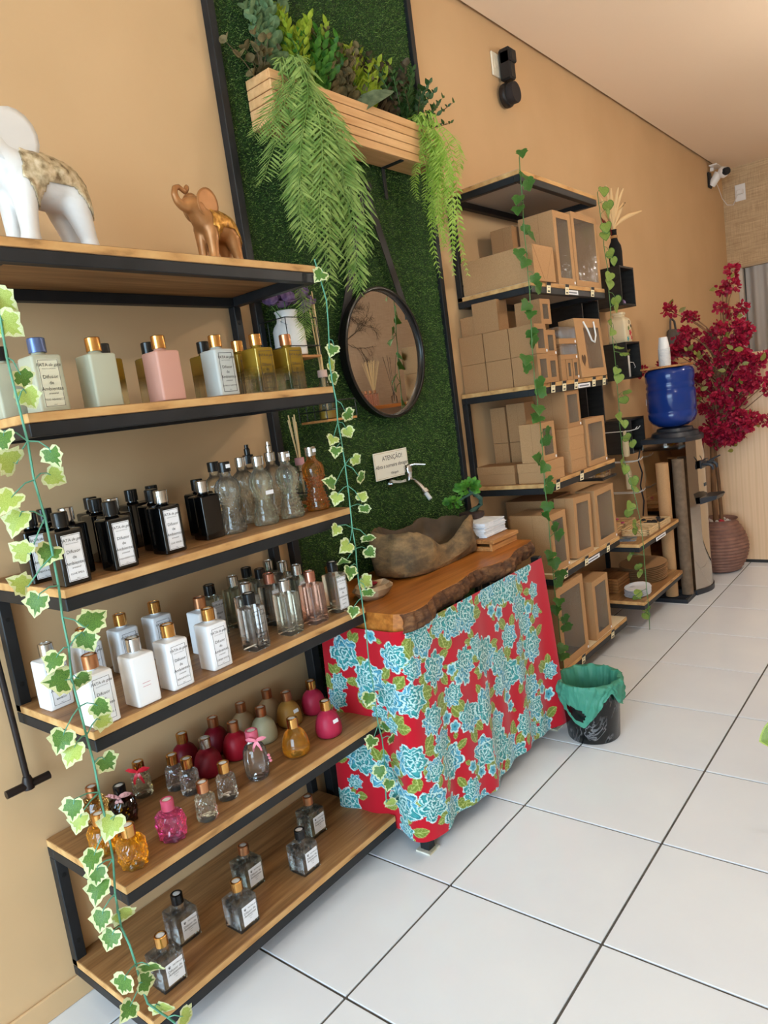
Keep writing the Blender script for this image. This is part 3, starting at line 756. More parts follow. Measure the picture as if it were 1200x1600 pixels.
# ================================================================== elephants
def elephant_body(name, chain, res):
    """one continuous body grown from blended spheres"""
    mball = bpy.data.metaballs.new(name); mball.resolution = res; mball.render_resolution = res; mball.threshold = .3
    o = bpy.data.objects.new(name + 'fam', mball); COL.objects.link(o)
    for (x, y, z, r, *sc) in chain:
        e = mball.elements.new(); e.co = (x, y, z); e.radius = r * 1.36
        if sc: e.type = 'ELLIPSOID'; e.size_x, e.size_y, e.size_z = sc
    dg = bpy.context.evaluated_depsgraph_get(); me = bpy.data.meshes.new_from_object(o.evaluated_get(dg))
    bpy.data.objects.remove(o); bpy.data.metaballs.remove(mball); me.shade_smooth(); me.materials.clear(); me.materials.append(None)
    return me
def lerp_chain(pts, n):
    out = []
    for k in range(len(pts) - 1):
        for i in range(n):
            t = i / n; out.append(tuple(pts[k][j] + (pts[k+1][j] - pts[k][j]) * t for j in range(4)))
    out.append(pts[-1]); return out
def elephant(label, loc, s, skin, blanket, rz):
    """unit design: body along Y, head towards -Y, about 1 high with trunk raised"""
    t = thing('elephant_figurine', label, 'figurine', loc, rz)
    ch = []
    ch += lerp_chain([(0, .30, .50, .165), (0, .20, .55, .19), (0, .05, .56, .20), (0, -.10, .58, .18), (0, -.20, .65, .145), (0, -.29, .75, .135)], 2)
    ch += lerp_chain([(0, -.29, .77, .135), (0, -.37, .775, .115), (0, -.44, .76, .088)], 2)
    ch += lerp_chain([(0, -.44, .75, .080), (0, -.53, .745, .062), (0, -.61, .79, .052), (0, -.645, .87, .046), (0, -.615, .955, .040), (0, -.54, .985, .035), (0, -.475, .955, .032), (0, -.43, .935, .030), (0, -.395, .965, .030), (0, -.385, 1.01, .036)], 3)
    for sx in (-1, 1):
        ch += lerp_chain([(.085*sx, -.12, .48, .11), (.095*sx, -.14, .28, .078), (.095*sx, -.145, .10, .066), (.095*sx, -.155, .045, .07)], 4)
        ch += lerp_chain([(.09*sx, .29, .44, .12), (.10*sx, .33, .27, .085), (.10*sx, .37, .12, .064), (.10*sx, .375, .045, .068)], 4)
    ch += lerp_chain([(0, .43, .50, .03), (0, .475, .40, .022), (0, .48, .30, .018)], 3)
    ch = [(x*s, y*s, z*s, r*s) for x, y, z, r in ch]
    me = elephant_body('body', ch, .013 * s)
    # keep the feet flat
    for v in me.vertices:
        if v.co.z < 0: v.co.z = 0
    inst('body', me, skin, t)
    # embroidered blanket: the back and flank surface lifted and embossed
    V = {}; F = []; mb = MB()
    for p in me.polygons:
        c = p.center / s
        low = .50 - .20 * max(0, 1 - abs(c.y + .06) / .09)
        low = min(low, .52 - 1.25 * max(0, c.y - .22))
        if c.y > -.17 + .12 * (c.z - .5) and c.z > max(low, .10) and c.z < .85: F.append(p)
    for p in F:
        for i in p.vertices:
            if i not in V: V[i] = len(V)
    VV = [None] * len(V)
    for i, k in V.items():
        v = me.vertices[i]; c = v.co / s
        e = .012 + .010 * abs(noise.noise(c * 22)) + .006 * noise.noise(c * 55)
        ctr = Vector((.2 * (1 if c.x > 0 else -1), .06, .60)); dd = c - ctr; dd.x = 0; r = dd.length; a = math.atan2(dd.z, dd.y)
        if r < .17 and abs(c.x) > .08: e += .020 * max(0, math.cos(a * 2.5)) ** 2 * math.sin(min(1, r / .17) * PI)
        VV[k] = v.co + v.normal * e * s
    mb.add(VV, [tuple(V[i] for i in p.vertices) for p in F])
    bo = mb.obj('blanket', blanket, t, 80)
    sm = bo.modifiers.new('soft_edge', 'SMOOTH'); sm.factor = .5; sm.iterations = 2
    so = bo.modifiers.new('thickness', 'SOLIDIFY'); so.thickness = .012 * s; so.offset = -1
    # ears
    for sx in (-1, 1):
        e = MB(); nr, na = 6, 22; VE = [(0, 0, 0)]
        for q in range(1, nr + 1):
            rr = q / nr
            for k in range(na):
                a = 2*PI*k/na; R = .20 * (1 + .16*math.cos(a - .7) + .08*math.cos(2*a - .6))
                VE.append((rr*R*math.cos(a)*.95, -.035*(rr**2) + .012*math.sin(3*a)*rr, rr*R*math.sin(a)*1.1))
        FE = [(0, 1 + k, 1 + (k+1) % na) for k in range(na)]
        for q in range(nr - 1):
            for k in range(na): FE.append((1+q*na+k, 1+q*na+(k+1) % na, 1+(q+1)*na+(k+1) % na, 1+(q+1)*na+k)[::-1])
        # local: x along the flap, y its normal, z up
        A = Matrix.Translation(Vector((.125*sx, -.275, .765))*s) @ Matrix.Rotation(sx * .55, 4, 'Z') @ Matrix.Scale(s, 4)
        ev = []
        for (x_, y_, z_) in VE: ev.append(tuple(A @ Vector((sx * (x_*.55 + .06), x_ * .85 + .07, z_ + .02 + .0*y_)) ))
        e.add(ev, FE); eo = e.obj('ear', skin, t, 80)
        so = eo.modifiers.new('thickness', 'SOLIDIFY'); so.thickness = .022 * s
        # eye
        k = MB().lathe([(.001, -.016), (.011, -.010), (.015, 0), (.011, .010), (.001, .016)], 10)
        k.v = [tuple(Vector((.088*sx, -.375, .79))*s + Vector(p)*s) for p in k.v]; k.obj('eye', INK if skin.name.startswith('white') else skin, t, 60)
    return t
WELE = N('white_crackle_resin', [(.3, S(196, 190, 184)), (.45, S(214, 210, 206)), (.8, S(224, 220, 216))], 9, rough=.45, dist=1.0, bmp=.05)
WBLK = N('antique_gold_embossed', [(.3, S(110, 88, 58)), (.5, S(186, 166, 132)), (.75, S(224, 208, 180))], 60, rough=.45, bmp=.5, bd=.002, metal=.15)
GELE = N('bronze_resin', [(.3, S(142, 92, 50)), (.7, S(188, 132, 80))], 14, rough=.4, metal=.35)
GBLK = N('gold_embossed', [(.3, S(120, 74, 24)), (.5, S(188, 132, 56)), (.75, S(226, 178, 96))], 90, rough=.38, bmp=.5, bd=.001, metal=.6)
elephant('small bronze and gold elephant figurine with raised trunk on the top shelf', (.285, -.21, ZS[0]), .185, GELE, GBLK, .18)
elephant('large white elephant figurine with an embossed gold blanket, cut by the photo edge', (.265, -.665, ZS[0]), .275, WELE, WBLK, .12)

# ================================================================== kraft boxes
def kraft_box(label, x0, x1, y0, y1, z0, h, win=None, lid=0, flap=True, mat=None, rz=0, tilt=0, group='kraft boxes on the wall shelves', sticker=False, side_win=False, nm='kraft_box', diag=False):
    """hollow carton; win = margin of the window cut into its +X face (film behind it); lid = height share of a folded lid"""
    mat = mat or KRAFT; w, d = x1 - x0 - .003, y1 - y0 - .003; cx, cy = (x0 + x1)/2, (y0 + y1)/2
    rz = rz or rnd.uniform(-.012, .012); t = thing(nm, label, "box", (cx, cy, z0), rz, group)
    if tilt: t.rotation_euler = (tilt, 0, rz)
    a, b_ = w/2, d/2; mb = MB()
    V = [(x, y, z) for x in (-a, a) for y in (-b_, b_) for z in (0, h)]
    faces = [(0, 1, 3, 2), (0, 4, 5, 1), (2, 3, 7, 6), (0, 2, 6, 4), (1, 5, 7, 3)]
    if win is None: faces.append((4, 6, 7, 5)); mb.add(V, faces)
    else:
        mb.add(V, faces)
        my, mz = (win if isinstance(win, tuple) else (win, win))
        o = [(a, -b_, 0), (a, b_, 0), (a, b_, h), (a, -b_, h)]; i_ = [(a, -b_ + my, mz), (a, b_ - my, mz), (a, b_ - my, h - mz), (a, -b_ + my, h - mz)]
        q = [(a - .0025, p[1], p[2]) for p in i_]
        mb.add(o + i_ + q, [(0, 1, 5, 4), (1, 2, 6, 5), (2, 3, 7, 6), (3, 0, 4, 7), (4, 5, 9, 8), (5, 6, 10, 9), (6, 7, 11, 10), (7, 4, 8, 11)])
    mb.obj('carton', mat, t)
    if win is not None:
        MB().add([(a - .0026, p[1], p[2]) for p in i_], [(0, 1, 2, 3)]).obj('window_film', FILM, t)
    if lid:
        hl = h * lid; e = .0018
        MB().box(-a - e, -b_ - e, h - hl, a + e, b_ + e, h + e, .001).obj('lid', mat, t)
    elif flap:
        e = .0012; xs_ = a - w * .42
        MB().box(xs_, -b_ - e, .002, a - .001, -b_, h - .002).obj('side_flap', mat, t)
        MB().box(xs_ - .0012, -b_ - .0006, .001, xs_, -b_ + .0002, h - .001).obj('fold_line', KRAFTS, t)
    if diag:
        for sg in (-1, 1):
            p0 = Vector((a + .0004, sg*b_*.92, h*.97)); p1 = Vector((a + .0004, sg*b_*.12, h*.06)); q_ = Vector((0, .0012, .0006))
            MB().add([p0 - q_, p0 + q_, p1 + q_, p1 - q_], [(0, 1, 2, 3)]).obj('fold_line', KRAFTS, t)
    if sticker: MB().box(0, -.008, 0, .0006, .004, .011).obj('price_sticker', PAPER, t, loc=(a, b_ - .008, .006))
    return t
ZA = ZR[1]
kraft_box('long kraft carton lying along the top box shelf with folded end', .012, .392, 1.40, 1.60, ZA, .150, mat=KRAFT2, flap=False, diag=True)
kraft_box('tall narrow kraft box with clear window beside the long carton', .20, .376, 1.665, 1.852, ZA, .325, .03, mat=KRAFT2, sticker=True)
kraft_box('wide kraft box with a large clear window on the top box shelf', .19, .376, 1.858, 2.165, ZA, .342, .028, mat=KRAFT2)
kraft_box('upright kraft carton against the wall behind the long one', .075, .190, 1.62, 1.735, ZA, .30)
kraft_box('upright kraft carton behind the narrow window box', .02, .190, 1.745, 1.85, ZA, .325)
ZB = ZR[2]
for j in range(2):
    for k in range(3):
        x0 = .006 + k * .1285
        kraft_box(('small square kraft box in the %s row, %s' % (('lower', 'upper')[j], ('against the wall', 'in the middle', 'at the front with a window')[k])),
                  x0, x0 + .1265, 1.345, 1.455, ZB + j * .1275, .126, (.022 if k == 2 else None), flap=False, group='cube kraft boxes stacked two high', sticker=(k == 2 and j == 1))
kraft_box('small kraft window box, lower of the second column', .285, .380, 1.462, 1.562, ZB, .116, .022, flap=False, sticker=False)
kraft_box('small kraft window box, upper of the second column', .285, .380, 1.462, 1.562, ZB + .1165, .112, .022, flap=False, sticker=True)
kraft_box('kraft box with window topping the second column', .245, .372, 1.458, 1.558, ZB + .256, .108, .022, flap=False)
kraft_box('large plain kraft cube on top of the small cubes', .085, .215, 1.36, 1.452, ZB + .256, .135, None, flap=False)
kraft_box('flat kraft carton on top of the small cubes by the wall', .012, .082, 1.37, 1.452, ZB + .256, .085, None, flap=False)
kraft_box('tiny kraft window box nearest the shelf edge', .30, .376, 1.655, 1.722, ZB, .094, (.018, .016), flap=False)
kraft_box('tiny kraft window box next to the handled bag', .30, .376, 1.728, 1.792, ZB, .094, (.014, .016), flap=False, sticker=True)
ACET = glass('acetate', (.86, .85, .84, 1), .08, .55, 1.4)
def acetate_box(label, x0, x1, y0, y1, z0, h):
    t = thing('acetate_box', label, 'box', ((x0+x1)/2, (y0+y1)/2, z0)); a, b_ = (x1-x0)/2, (y1-y0)/2
    MB().box(-a, -b_, 0, a, b_, h*.32, .001).obj('kraft_tray', KRAFT, t)
    MB().box(-a + .002, -b_ + .002, h*.32, a - .002, b_ - .002, h, .001).obj('clear_lid', ACET, t)
    MB().box(a, b_ - .022, .004, a + .0008, b_ - .010, .016).obj('price_sticker', PAPER, t)
acetate_box('clear-lidded kraft box on top of the tiny window boxes', .27, .376, 1.60, 1.79, ZB + .0945, .070)
acetate_box('clear-lidded kraft box second up beside the handled bag', .27, .376, 1.60, 1.79, ZB + .165, .078)
kraft_box('small kraft carton under the clear-lidded boxes', .27, .376, 1.600, 1.650, ZB, .094, None, flap=False)
# window bag with rope handles
t = thing('kraft_gift_bag', 'kraft gift bag with clear window, white rope handle and heart cut-out', 'bag', (.335, 1.975, ZB)); t.rotation_euler = (0, -.06, 0)
def bag():
    a, b_, h = .04, .155, .285; mb = MB()
    V = [(x, y, z) for x in (-a, a) for y in (-b_, b_) for z in (0, h)]
    mb.add(V, [(0, 1, 3, 2), (0, 4, 5, 1), (2, 3, 7, 6), (0, 2, 6, 4)])
    o = [(a, -b_, 0), (a, b_, 0), (a, b_, h), (a, -b_, h)]; i_ = [(a, -.06, .04), (a, .125, .04), (a, .125, h - .045), (a, -.06, h - .045)]
    mb.add(o + i_, [(0, 1, 5, 4), (1, 2, 6, 5), (2, 3, 7, 6), (3, 0, 4, 7)])
    return mb, i_
mb, i_ = bag(); mb.obj('bag_body', KRAFT2, t)
MB().add([(p[0] - .001, p[1], p[2]) for p in i_], [(0, 1, 2, 3)]).obj('window_film', FILM, t)
MB().tube([(.043, -.055, .268), (.05, -.035, .23), (.052, -.005, .175), (.052, .03, .165), (.05, .058, .20), (.046, .062, .268)], .0042, 8).obj('rope_handle', P('white_rope', S(236, 234, 230), .8), t, 60)
hv = [(.0408, -.105 + .026 * (math.sin(a)**3), .085 + .0016*(13*math.cos(a) - 5*math.cos(2*a) - 2*math.cos(3*a) - math.cos(4*a))*1.3) for a in [2*PI*k/24 for k in range(24)]]
MB().add(hv, [tuple(range(24))]).obj('heart_cutout_patch', P('heart_shade', S(92, 66, 44), .9), t)  # flat patch for the cut-out, the bag's inner shade put into its colour
ZC = ZR[3]
kraft_box('flat lidded kraft box at the wall end of the lower box shelf', .03, .225, 1.335, 1.45, ZC, .085, None, lid=.42)
kraft_box('flat wide lidded kraft box in front under the small window box', .235, .372, 1.345, 1.535, ZC, .088, None, lid=.45, mat=KRAFT2)
kraft_box('kraft window box standing on the flat wide one', .262, .366, 1.345, 1.490, ZC + .091, .170, .026, sticker=True, mat=KRAFT2)
kraft_box('upright kraft carton against the wall, upper of two', .035, .118, 1.50, 1.60, ZC + .178, .168, flap=True)
kraft_box('upright kraft carton against the wall, lower of two', .035, .118, 1.50, 1.60, ZC, .176, flap=True)
kraft_box('upright kraft carton in the second row, upper of two', .124, .222, 1.50, 1.60, ZC + .178, .178, flap=True)
kraft_box('upright kraft carton in the second row, lower of two', .124, .222, 1.50, 1.60, ZC, .176, flap=True)
kraft_box('lidded kraft box at the bottom of the pair under the tall window box', .235, .366, 1.625, 1.795, ZC, .102, None, lid=.45, mat=KRAFT2)
kraft_box('lidded kraft box second in the pair under the tall window box', .235, .366, 1.625, 1.795, ZC + .1045, .102, None, lid=.38, mat=KRAFT2)
kraft_box('tall kraft window box standing on two lidded boxes', .20, .366, 1.628, 1.785, ZC + .209, .175, .022, sticker=True)
kraft_box('kraft window box at the far end of the lower box shelf', .29, .366, 1.828, 2.06, ZC, .232, .026, sticker=True, mat=KRAFT2)
ZD = ZR[4]
kraft_box('kraft window box on the cream shelf nearest the counter', .17, .372, 1.335, 1.50, ZD, .262, .03, sticker=True, mat=KRAFT2)
kraft_box('kraft window box leaning in the middle of the cream shelf', .27, .372, 1.575, 1.775, ZD, .288, .03, tilt=-.06, mat=KRAFT2)
kraft_box('kraft window box at the far end of the cream shelf', .27, .372, 1.835, 2.085, ZD, .285, .03, sticker=True, mat=KRAFT2)
kraft_box('wide plain kraft carton at the back of the cream shelf, lower', .03, .255, 1.56, 1.79, ZD, .20, lid=.4)
kraft_box('flat kraft carton on top of the wide plain one', .03, .255, 1.56, 1.82, ZD + .203, .085, lid=.4)
ZE = ZR[5]
kraft_box('very tall kraft window box on the bottom shelf behind the bin', .20, .375, 1.318, 1.605, ZE, .372, .035, sticker=True, mat=KRAFT2)
kraft_box('kraft window box next to the very tall one on the bottom shelf', .24, .372, 1.705, 1.905, ZE, .298, .03, sticker=True, mat=KRAFT2)

# price tags and name strips on the shelf edges
TAGC = P('tag_cream', S(238, 226, 190), .6)
def price_tag(label, y, zt, x=.3755):
    t = thing('price_tag', label, 'price tag', (x, y, zt - .046), 0, 'price tags on the box shelf edges'); t.rotation_euler = (0, .10, 0)
    inst('card', cached('tagc', lambda: MB().box(0, -.019, 0, .0012, .019, .046, .0003).mesh('card')), TAGC, t)
    inst('header', cached('tagh', lambda: MB().box(.0012, -.019, .033, .0018, .019, .046).mesh('header')), INK, t)
    inst('printed_line', cached('tagp', lambda: MB().box(.0012, -.011, .0055, .0016, .011, .0115).mesh('printed_line')), INK, t)
    inst('printed_line', cached('tagp2', lambda: MB().box(.0012, -.009, .023, .0016, .009, .025).mesh('printed_line')), INK, t)
def name_strip(label, y, zt, w=.14, x=.3758):
    t = thing('shelf_label', label, 'label strip', (x, y, zt - .044))
    MB().box(0, -w/2, 0, .001, w/2, .020).obj('strip', PAPER, t)
    MB().box(.001, -w*.4, .006, .0014, w*.38, .0125).obj('printed_line', P('grey_ink', S(120, 122, 130), .6), t)
for k, y in enumerate((1.545, 1.735, 2.03)): price_tag('cream price tag on the top box shelf edge, %s' % ('nearest the ivy corner', 'in the middle', 'nearest the dark vase')[k], y, ZA)
for k, y in enumerate((1.49, 1.605, 1.735, 1.945, 2.075)): price_tag('cream price tag on the cube box shelf edge, %s from the counter' % ('first', 'second', 'third', 'fourth', 'fifth')[k], y, ZB)
for k, y in enumerate((1.44, 1.70)): price_tag('cream price tag on the lidded box shelf edge, %s' % ('nearer the counter', 'farther from the counter')[k], y, ZC)
for k, y in enumerate((1.43, 1.66, 1.93)): price_tag('cream price tag on the cream shelf edge, %s' % ('nearest the counter', 'in the middle', 'at the far end')[k], y, ZD)
price_tag('cream price tag on the bottom shelf edge under the window box', 1.885, ZE)
price_tag('cream price tag on the bottom shelf edge hidden behind the bin', 1.52, ZE)
name_strip('white printed strip on the top box shelf edge', 1.79, ZA); name_strip('white printed strip on the cube box shelf edge', 1.83, ZB)
name_strip('white printed strip on the cream shelf edge', 1.735, ZD, .17); name_strip('white printed strip on the tray shelf edge', 2.46, .52, .16, .4658)

# ================================================================== black wall niches
NICHE = N('black_stained_wood', [(.3, S(20, 18, 18)), (.8, S(42, 40, 38))], 10, (1, 1, 6), .5)
def niche(label, y0, z0, w=.235, h=.235, d=.20):
    t = thing('wall_niche', label, 'wall niche', (.001, y0, z0)); k = .012
    MB().box(0, 0, 0, d, w, k, .001).obj('bottom_panel', NICHE, t); MB().box(0, 0, h - k, d, w, h, .001).obj('top_panel', NICHE, t)
    MB().box(0, 0, k, d, k, h - k, .001).obj('side_panel', NICHE, t); MB().box(0, w - k, k, d, w, h - k, .001).obj('side_panel', NICHE, t)
    MB().box(0, k, k, .006, w - k, h - k).obj('back_panel', NICHE, t)
    return t
niche('black open wall niche under the dark bottle vase', 2.905, 1.815)
niche('black open wall niche under the flowered jar', 2.905, 1.372, h=.225)
niche('black open wall niche beside the blue water jug', 2.87, .915, h=.215)
niche('black open wall niche behind the long carton', 2.30, 1.60, h=.24)
niche('black open wall niche behind the tall window box', 2.25, 1.145, h=.24)

# things in and on the niches
t = thing('bottle_vase', 'black knitted bottle vase with dried red and straw stems', 'vase', (.155, 2.985, 2.051))
KNIT = N('black_knit', [(.3, S(14, 13, 14)), (.8, S(30, 28, 30))], 260, (1, 1, 2), .95, .6)
MB().lathe([(.034, 0), (.039, .004), (.040, .09), (.036, .125), (.022, .155), (.018, .175), (.018, .215), (.020, .222)], 24).obj('knit_cover', KNIT, t, 50)
MB().lathe([(.0195, .172), (.022, .176), (.022, .184), (.0195, .188)], 20).obj('twine', P('twine', S(170, 130, 84), .9), t, 60)
STRAW = P('dried_straw', S(224, 190, 140), .8); MAROON = P('dried_maroon', S(124, 28, 44), .7)
for k in range(13):
    a = k*2.4; s_ = MB(); L = rnd.uniform(.16, .27); dx, dy = math.cos(a)*.08, math.sin(a)*.08
    if k == 12: dx, dy, L = .12, .17, .17
    pts = [(dx*u*u, dy*u*u, .2 + L*u - (.05*u*u if k == 12 else 0)) for u in (0, .25, .5, .75, 1)]
    s_.tube(pts, [.003, .006, .014, .013, .004], 7); s_.obj('dried_stem', STRAW, t, 60)
for k in range(5):
    a = 3.4 + k*.35; V = []; L = .13
    for u in (0, .25, .5, .75, 1):
        c = Vector((math.cos(a)*.055*u - .01, math.sin(a)*.06*u - .012, .19 + L*u*(1 - .1*k))); w = .024*math.sin(PI*min(1, u + .1)) + .001
        V += [c + Vector((w*.6, -w*.6, 0)), c - Vector((w*.6, -w*.6, 0))]
    MB().add(V, [(2*i, 2*i+1, 2*i+3, 2*i+2) for i in range(4)]).obj('dried_leaf', MAROON, t, 60)
# painted jar
t = thing('painted_jar', 'cream square jar painted with a red flower and butterflies', 'jar', (.140, 2.985, 1.598))
JAR = P('cream_ceramic', S(222, 206, 172), .4)
MB().loft([rrect(.052, .052, .01, 0, 5), rrect(.056, .056, .012, .006, 5), rrect(.056, .056, .012, .125, 5), rrect(.050, .050, .014, .142, 5), rrect(.032, .032, .02, .156, 5), rrect(.031, .031, .02, .166, 5), rrect(.036, .036, .02, .170, 5), rrect(.036, .036, .02, .182, 5), rrect(.030, .030, .02, .184, 5)]).obj('jar_body', JAR, t, 40)
def blob(root, nm, mat, y, z, r, n=9, w=.22, x=.0566):
    MB().add([(x, y + r*(1 + w*math.cos(5*2*PI*k/40))*math.cos(2*PI*k/40), z + r*(1 + w*math.cos(5*2*PI*k/40))*math.sin(2*PI*k/40)) for k in range(40)], [tuple(range(40))]).obj(nm, mat, root)
blob(t, 'painted_flower', P('paint_red', S(196, 60, 70), .5), .022, .055, .018); blob(t, 'painted_flower', P('paint_red'  , S(196, 60, 70), .5), .04, .024, .012)
blob(t, 'painted_flower', P('paint_teal', S(60, 160, 170), .5), -.022, .018, .014); blob(t, 'painted_butterfly', INK, .04, .095, .009, w=.45); blob(t, 'painted_leaf', P('paint_green', S(90, 130, 60), .5), .0, .082, .012, w=.4)
MB().tube([(.0567, .012 + .011*math.cos(a), .118 + .011*math.sin(a)) for a in [2*PI*k/16 for k in range(17)]], .0009, 4).obj('painted_ring', INK, t)
# white tube vase in the middle niche
t = thing('tube_vase', 'small white tube vase with a dry sprig inside the middle niche', 'vase', (.15, 3.03, 1.3845))
MB().lathe([(.018, 0), (.02, .002), (.02, .13), (.016, .132)], 16).obj('tube', P('white_ceramic', S(226, 222, 214), .5), t, 50)
mb = MB()
for k in range(26):
    a = k*2.4; r = .008 + .022*(k/26); p = Vector((math.cos(a)*r, math.sin(a)*r, .14 + .035*math.sin(k*1.7)**2)); mb.tube([(0, 0, .125), p], [.0012, .0045], 5)
mb.obj('sprig', P('dry_moss', S(116, 104, 66), .9), t, 60)
MB().tube([(.02, 0, .09), (.035, .02, .085), (.04, .035, .055), (.03, .045, .052)], .0022, 6).obj('wire_handle', P('white_wire', S(224, 220, 214), .4), t, 60)
t = thing('amethyst', 'small purple crystal inside the top niche', 'crystal', (.15, 3.06, 1.828))
MB().lathe([(.012, 0), (.017, .01), (.014, .024), (.004, .034)], 6).obj('stone', P('amethyst_stone', S(120, 96, 140), .2), t)
# white wire hooks with hanging bags
HOOK = P('white_hook', S(224, 224, 222), .4)
for k, (y, zz) in enumerate(((2.84, 1.06), (2.84, .868), (2.84, .672))):
    t = thing('wire_hooks', 'white double wire display hook beside the niche, %s' % ('uppermost', 'middle', 'lowest')[k], 'hook', (0, y, zz))
    for dy in (0, .05): MB().tube([(.0, dy, 0), (.20, dy, .0), (.235, dy, .006), (.25, dy, .022)], .0028, 6).obj('prong', HOOK, t, 60)
    MB().box(0, -.012, -.008, .004, .062, .008, .001).obj('back_plate', HOOK, t)
BAGP = glass('bag_plastic', (.93, .93, .92, 1), .1, .7, 1.4); TWINE2 = P('cream_filling', S(206, 190, 156), .9)
for k, (y, zz) in enumerate(((2.84, .905), (2.845, .70))):
    t = thing('hanging_packet', 'small cream packet hanging from the %s wire hook' % ('upper', 'middle')[k], 'packet', (.17, y, zz))
    MB().loft([rrect(.014, .02, .008, 0, 4), rrect(.016, .022, .01, .03, 4), rrect(.015, .022, .01, .10, 4), rrect(.003, .022, .002, .135, 4), rrect(.002, .022, .001, .158, 4)]).obj('packet_body', TWINE2, t, 50)
t = thing('candy_bag', 'clear plastic bag of yellow and red petals behind the far window box', 'bag', (.21, 2.30, .865))
MB().loft([rrect(.05, .06, .02, 0, 4), rrect(.055, .065, .02, .05, 4), rrect(.04, .06, .01, .11, 4), rrect(.004, .05, .002, .16, 4)]).obj('plastic', BAGP, t, 50)
for k in range(18):
    mb = MB().lathe([(.002, -.006), (.010, -.003), (.012, .002), (.004, .008)], 7, rnd.uniform(-.035, .035), rnd.uniform(-.045, .045), .012 + rnd.uniform(0, .03))
    mb.obj('petal', P('petal_red', S(150, 24, 40), .6) if k % 4 == 0 else P('petal_yellow', S(238, 178, 20), .6), t, 60)
t = thing('wall_bracket', 'black wall bracket board carrying the clear bag of petals', 'bracket', (0, 2.20, .852))
MB().box(.002, 0, 0, .27, .20, .012, .001).obj('board', NICHE, t)

# ================================================================== round mirror on a strap
MIRR = P('mirror_silver', S(236, 234, 230), .01, metal=1)
LEATH = P('black_leather', S(24, 20, 24), .5)
MC = Vector((.03, .742, 1.607)); MR = .252
t = thing('round_mirror', 'round mirror in a thin black frame hanging by a strap on the grass panel', 'mirror', (MC.x, MC.y, MC.z)); t.rotation_euler = (0, .012, .022)
def xdisc(prof, seg, nm, mat, root, sm=50, cx=0, cy=0, cz=0, cap=True):
    mb = MB().lathe(prof, seg, c0=cap, c1=cap); mb.v = [(cx + z, cy + x, cz + y) for (x, y, z) in mb.v]; return mb.obj(nm, mat, root, sm)
xdisc([(MR - .016, 0), (MR, .002), (MR, .034), (MR - .003, .036), (MR - .012, .036), (MR - .014, .034), (MR - .014, .020)], 72, 'frame', P('black_frame', S(20, 18, 18), .25), t, cap=False)
xdisc([(.02, .016), (MR - .0145, .016), (MR - .0145, .0195), (.02, .0195)], 72, 'mirror_glass', MIRR, t)
TOP = Vector((.012, .005, .618))
def strap(a, b_, w, nm, root, mat, th=.003):
    a, b_ = Vector(a), Vector(b_); d = (b_ - a).normalized(); s_ = Vector((1, 0, 0)).cross(d).normalized() * w; x_ = Vector((th, 0, 0))
    V = [a - s_, a + s_, b_ + s_, b_ - s_]; V += [p + x_ for p in V]
    return MB().add(V, [(3, 2, 1, 0), (4, 5, 6, 7), (0, 1, 5, 4), (1, 2, 6, 5), (2, 3, 7, 6), (3, 0, 4, 7)]).obj(nm, mat, root)
strap(TOP, (.002, -MR * .93, .05), .019, 'strap', t, LEATH); strap(TOP + Vector((.004, 0, 0)), (.006, MR * .93, .05), .019, 'strap', t, LEATH)
xdisc([(.014, -.02), (.014, .018), (.017, .018), (.017, .026), (.012, .028)], 18, 'peg', LEATH, t, 50, TOP.x, TOP.y, TOP.z)
# the frame of the mirror stands off the turf by two pads
xdisc([(.03, -.016), (.03, .0)], 16, 'pad', LEATH, t, 50, 0, 0, .16)

# ================================================================== notice and tap
t = thing('notice_sign', 'white notice asking to open the tap gently, fixed above the tap', 'sign', (.026, .715, 1.175))
MB().box(0, -.107, -.054, .004, .107, .054, .0008).obj('plate', P('sign_plate', S(240, 238, 226), .5), t)
sg = inst('border', frame_mesh(.205, .099, .0012), P('sign_border', S(196, 176, 130), .6), t, (.0044, 0, 0))
inst('lettering', text_mesh('notice', [('ATENÇÃO!', .026, .027, 0, 'CENTER', .008), ('Abra a torneira devagar', .0215, -.003, .3, 'CENTER', .0), ('Obrigado', .0125, -.034, .1, 'CENTER', .012)]), INK, t, (.0046, 0, 0))
CHROME = P('chrome', S(206, 208, 210), .12, metal=1)
t = thing('wall_tap', 'chrome wall tap with a lever handle above the stone sink', 'tap', (.03, .705, 1.098))
xdisc([(.022, -.018), (.022, -.008), (.016, .0), (.011, .02), (.010, .06)], 20, 'wall_flange', CHROME, t, 50)
bd = MB().tube([(.05, 0, 0), (.085, .0, .006), (.11, .0, .004), (.135, .0, -.016), (.155, 0, -.04)], [.011, .013, .0125, .011, .010], 14).obj('spout', CHROME, t, 60)
MB().tube([(.148, 0, -.032), (.158, 0, -.044)], .016, 16).obj('collar', CHROME, t, 50)
MB().tube([(.156, 0, -.042), (.175, 0, -.068)], .0085, 12).obj('nozzle', P('grey_nozzle', S(190, 190, 188), .4), bd, 50)
vb = MB().lathe([(.013, 0), (.0135, .03), (.0155, .034), (.0155, .062), (.012, .066)], 18, .085, 0, .004).obj('valve', CHROME, t, 50)
MB().tube([(.085, 0, .066), (.11, .012, .070), (.15, .03, .064)], [.007, .0055, .0045], 10).obj('lever', CHROME, vb, 60)

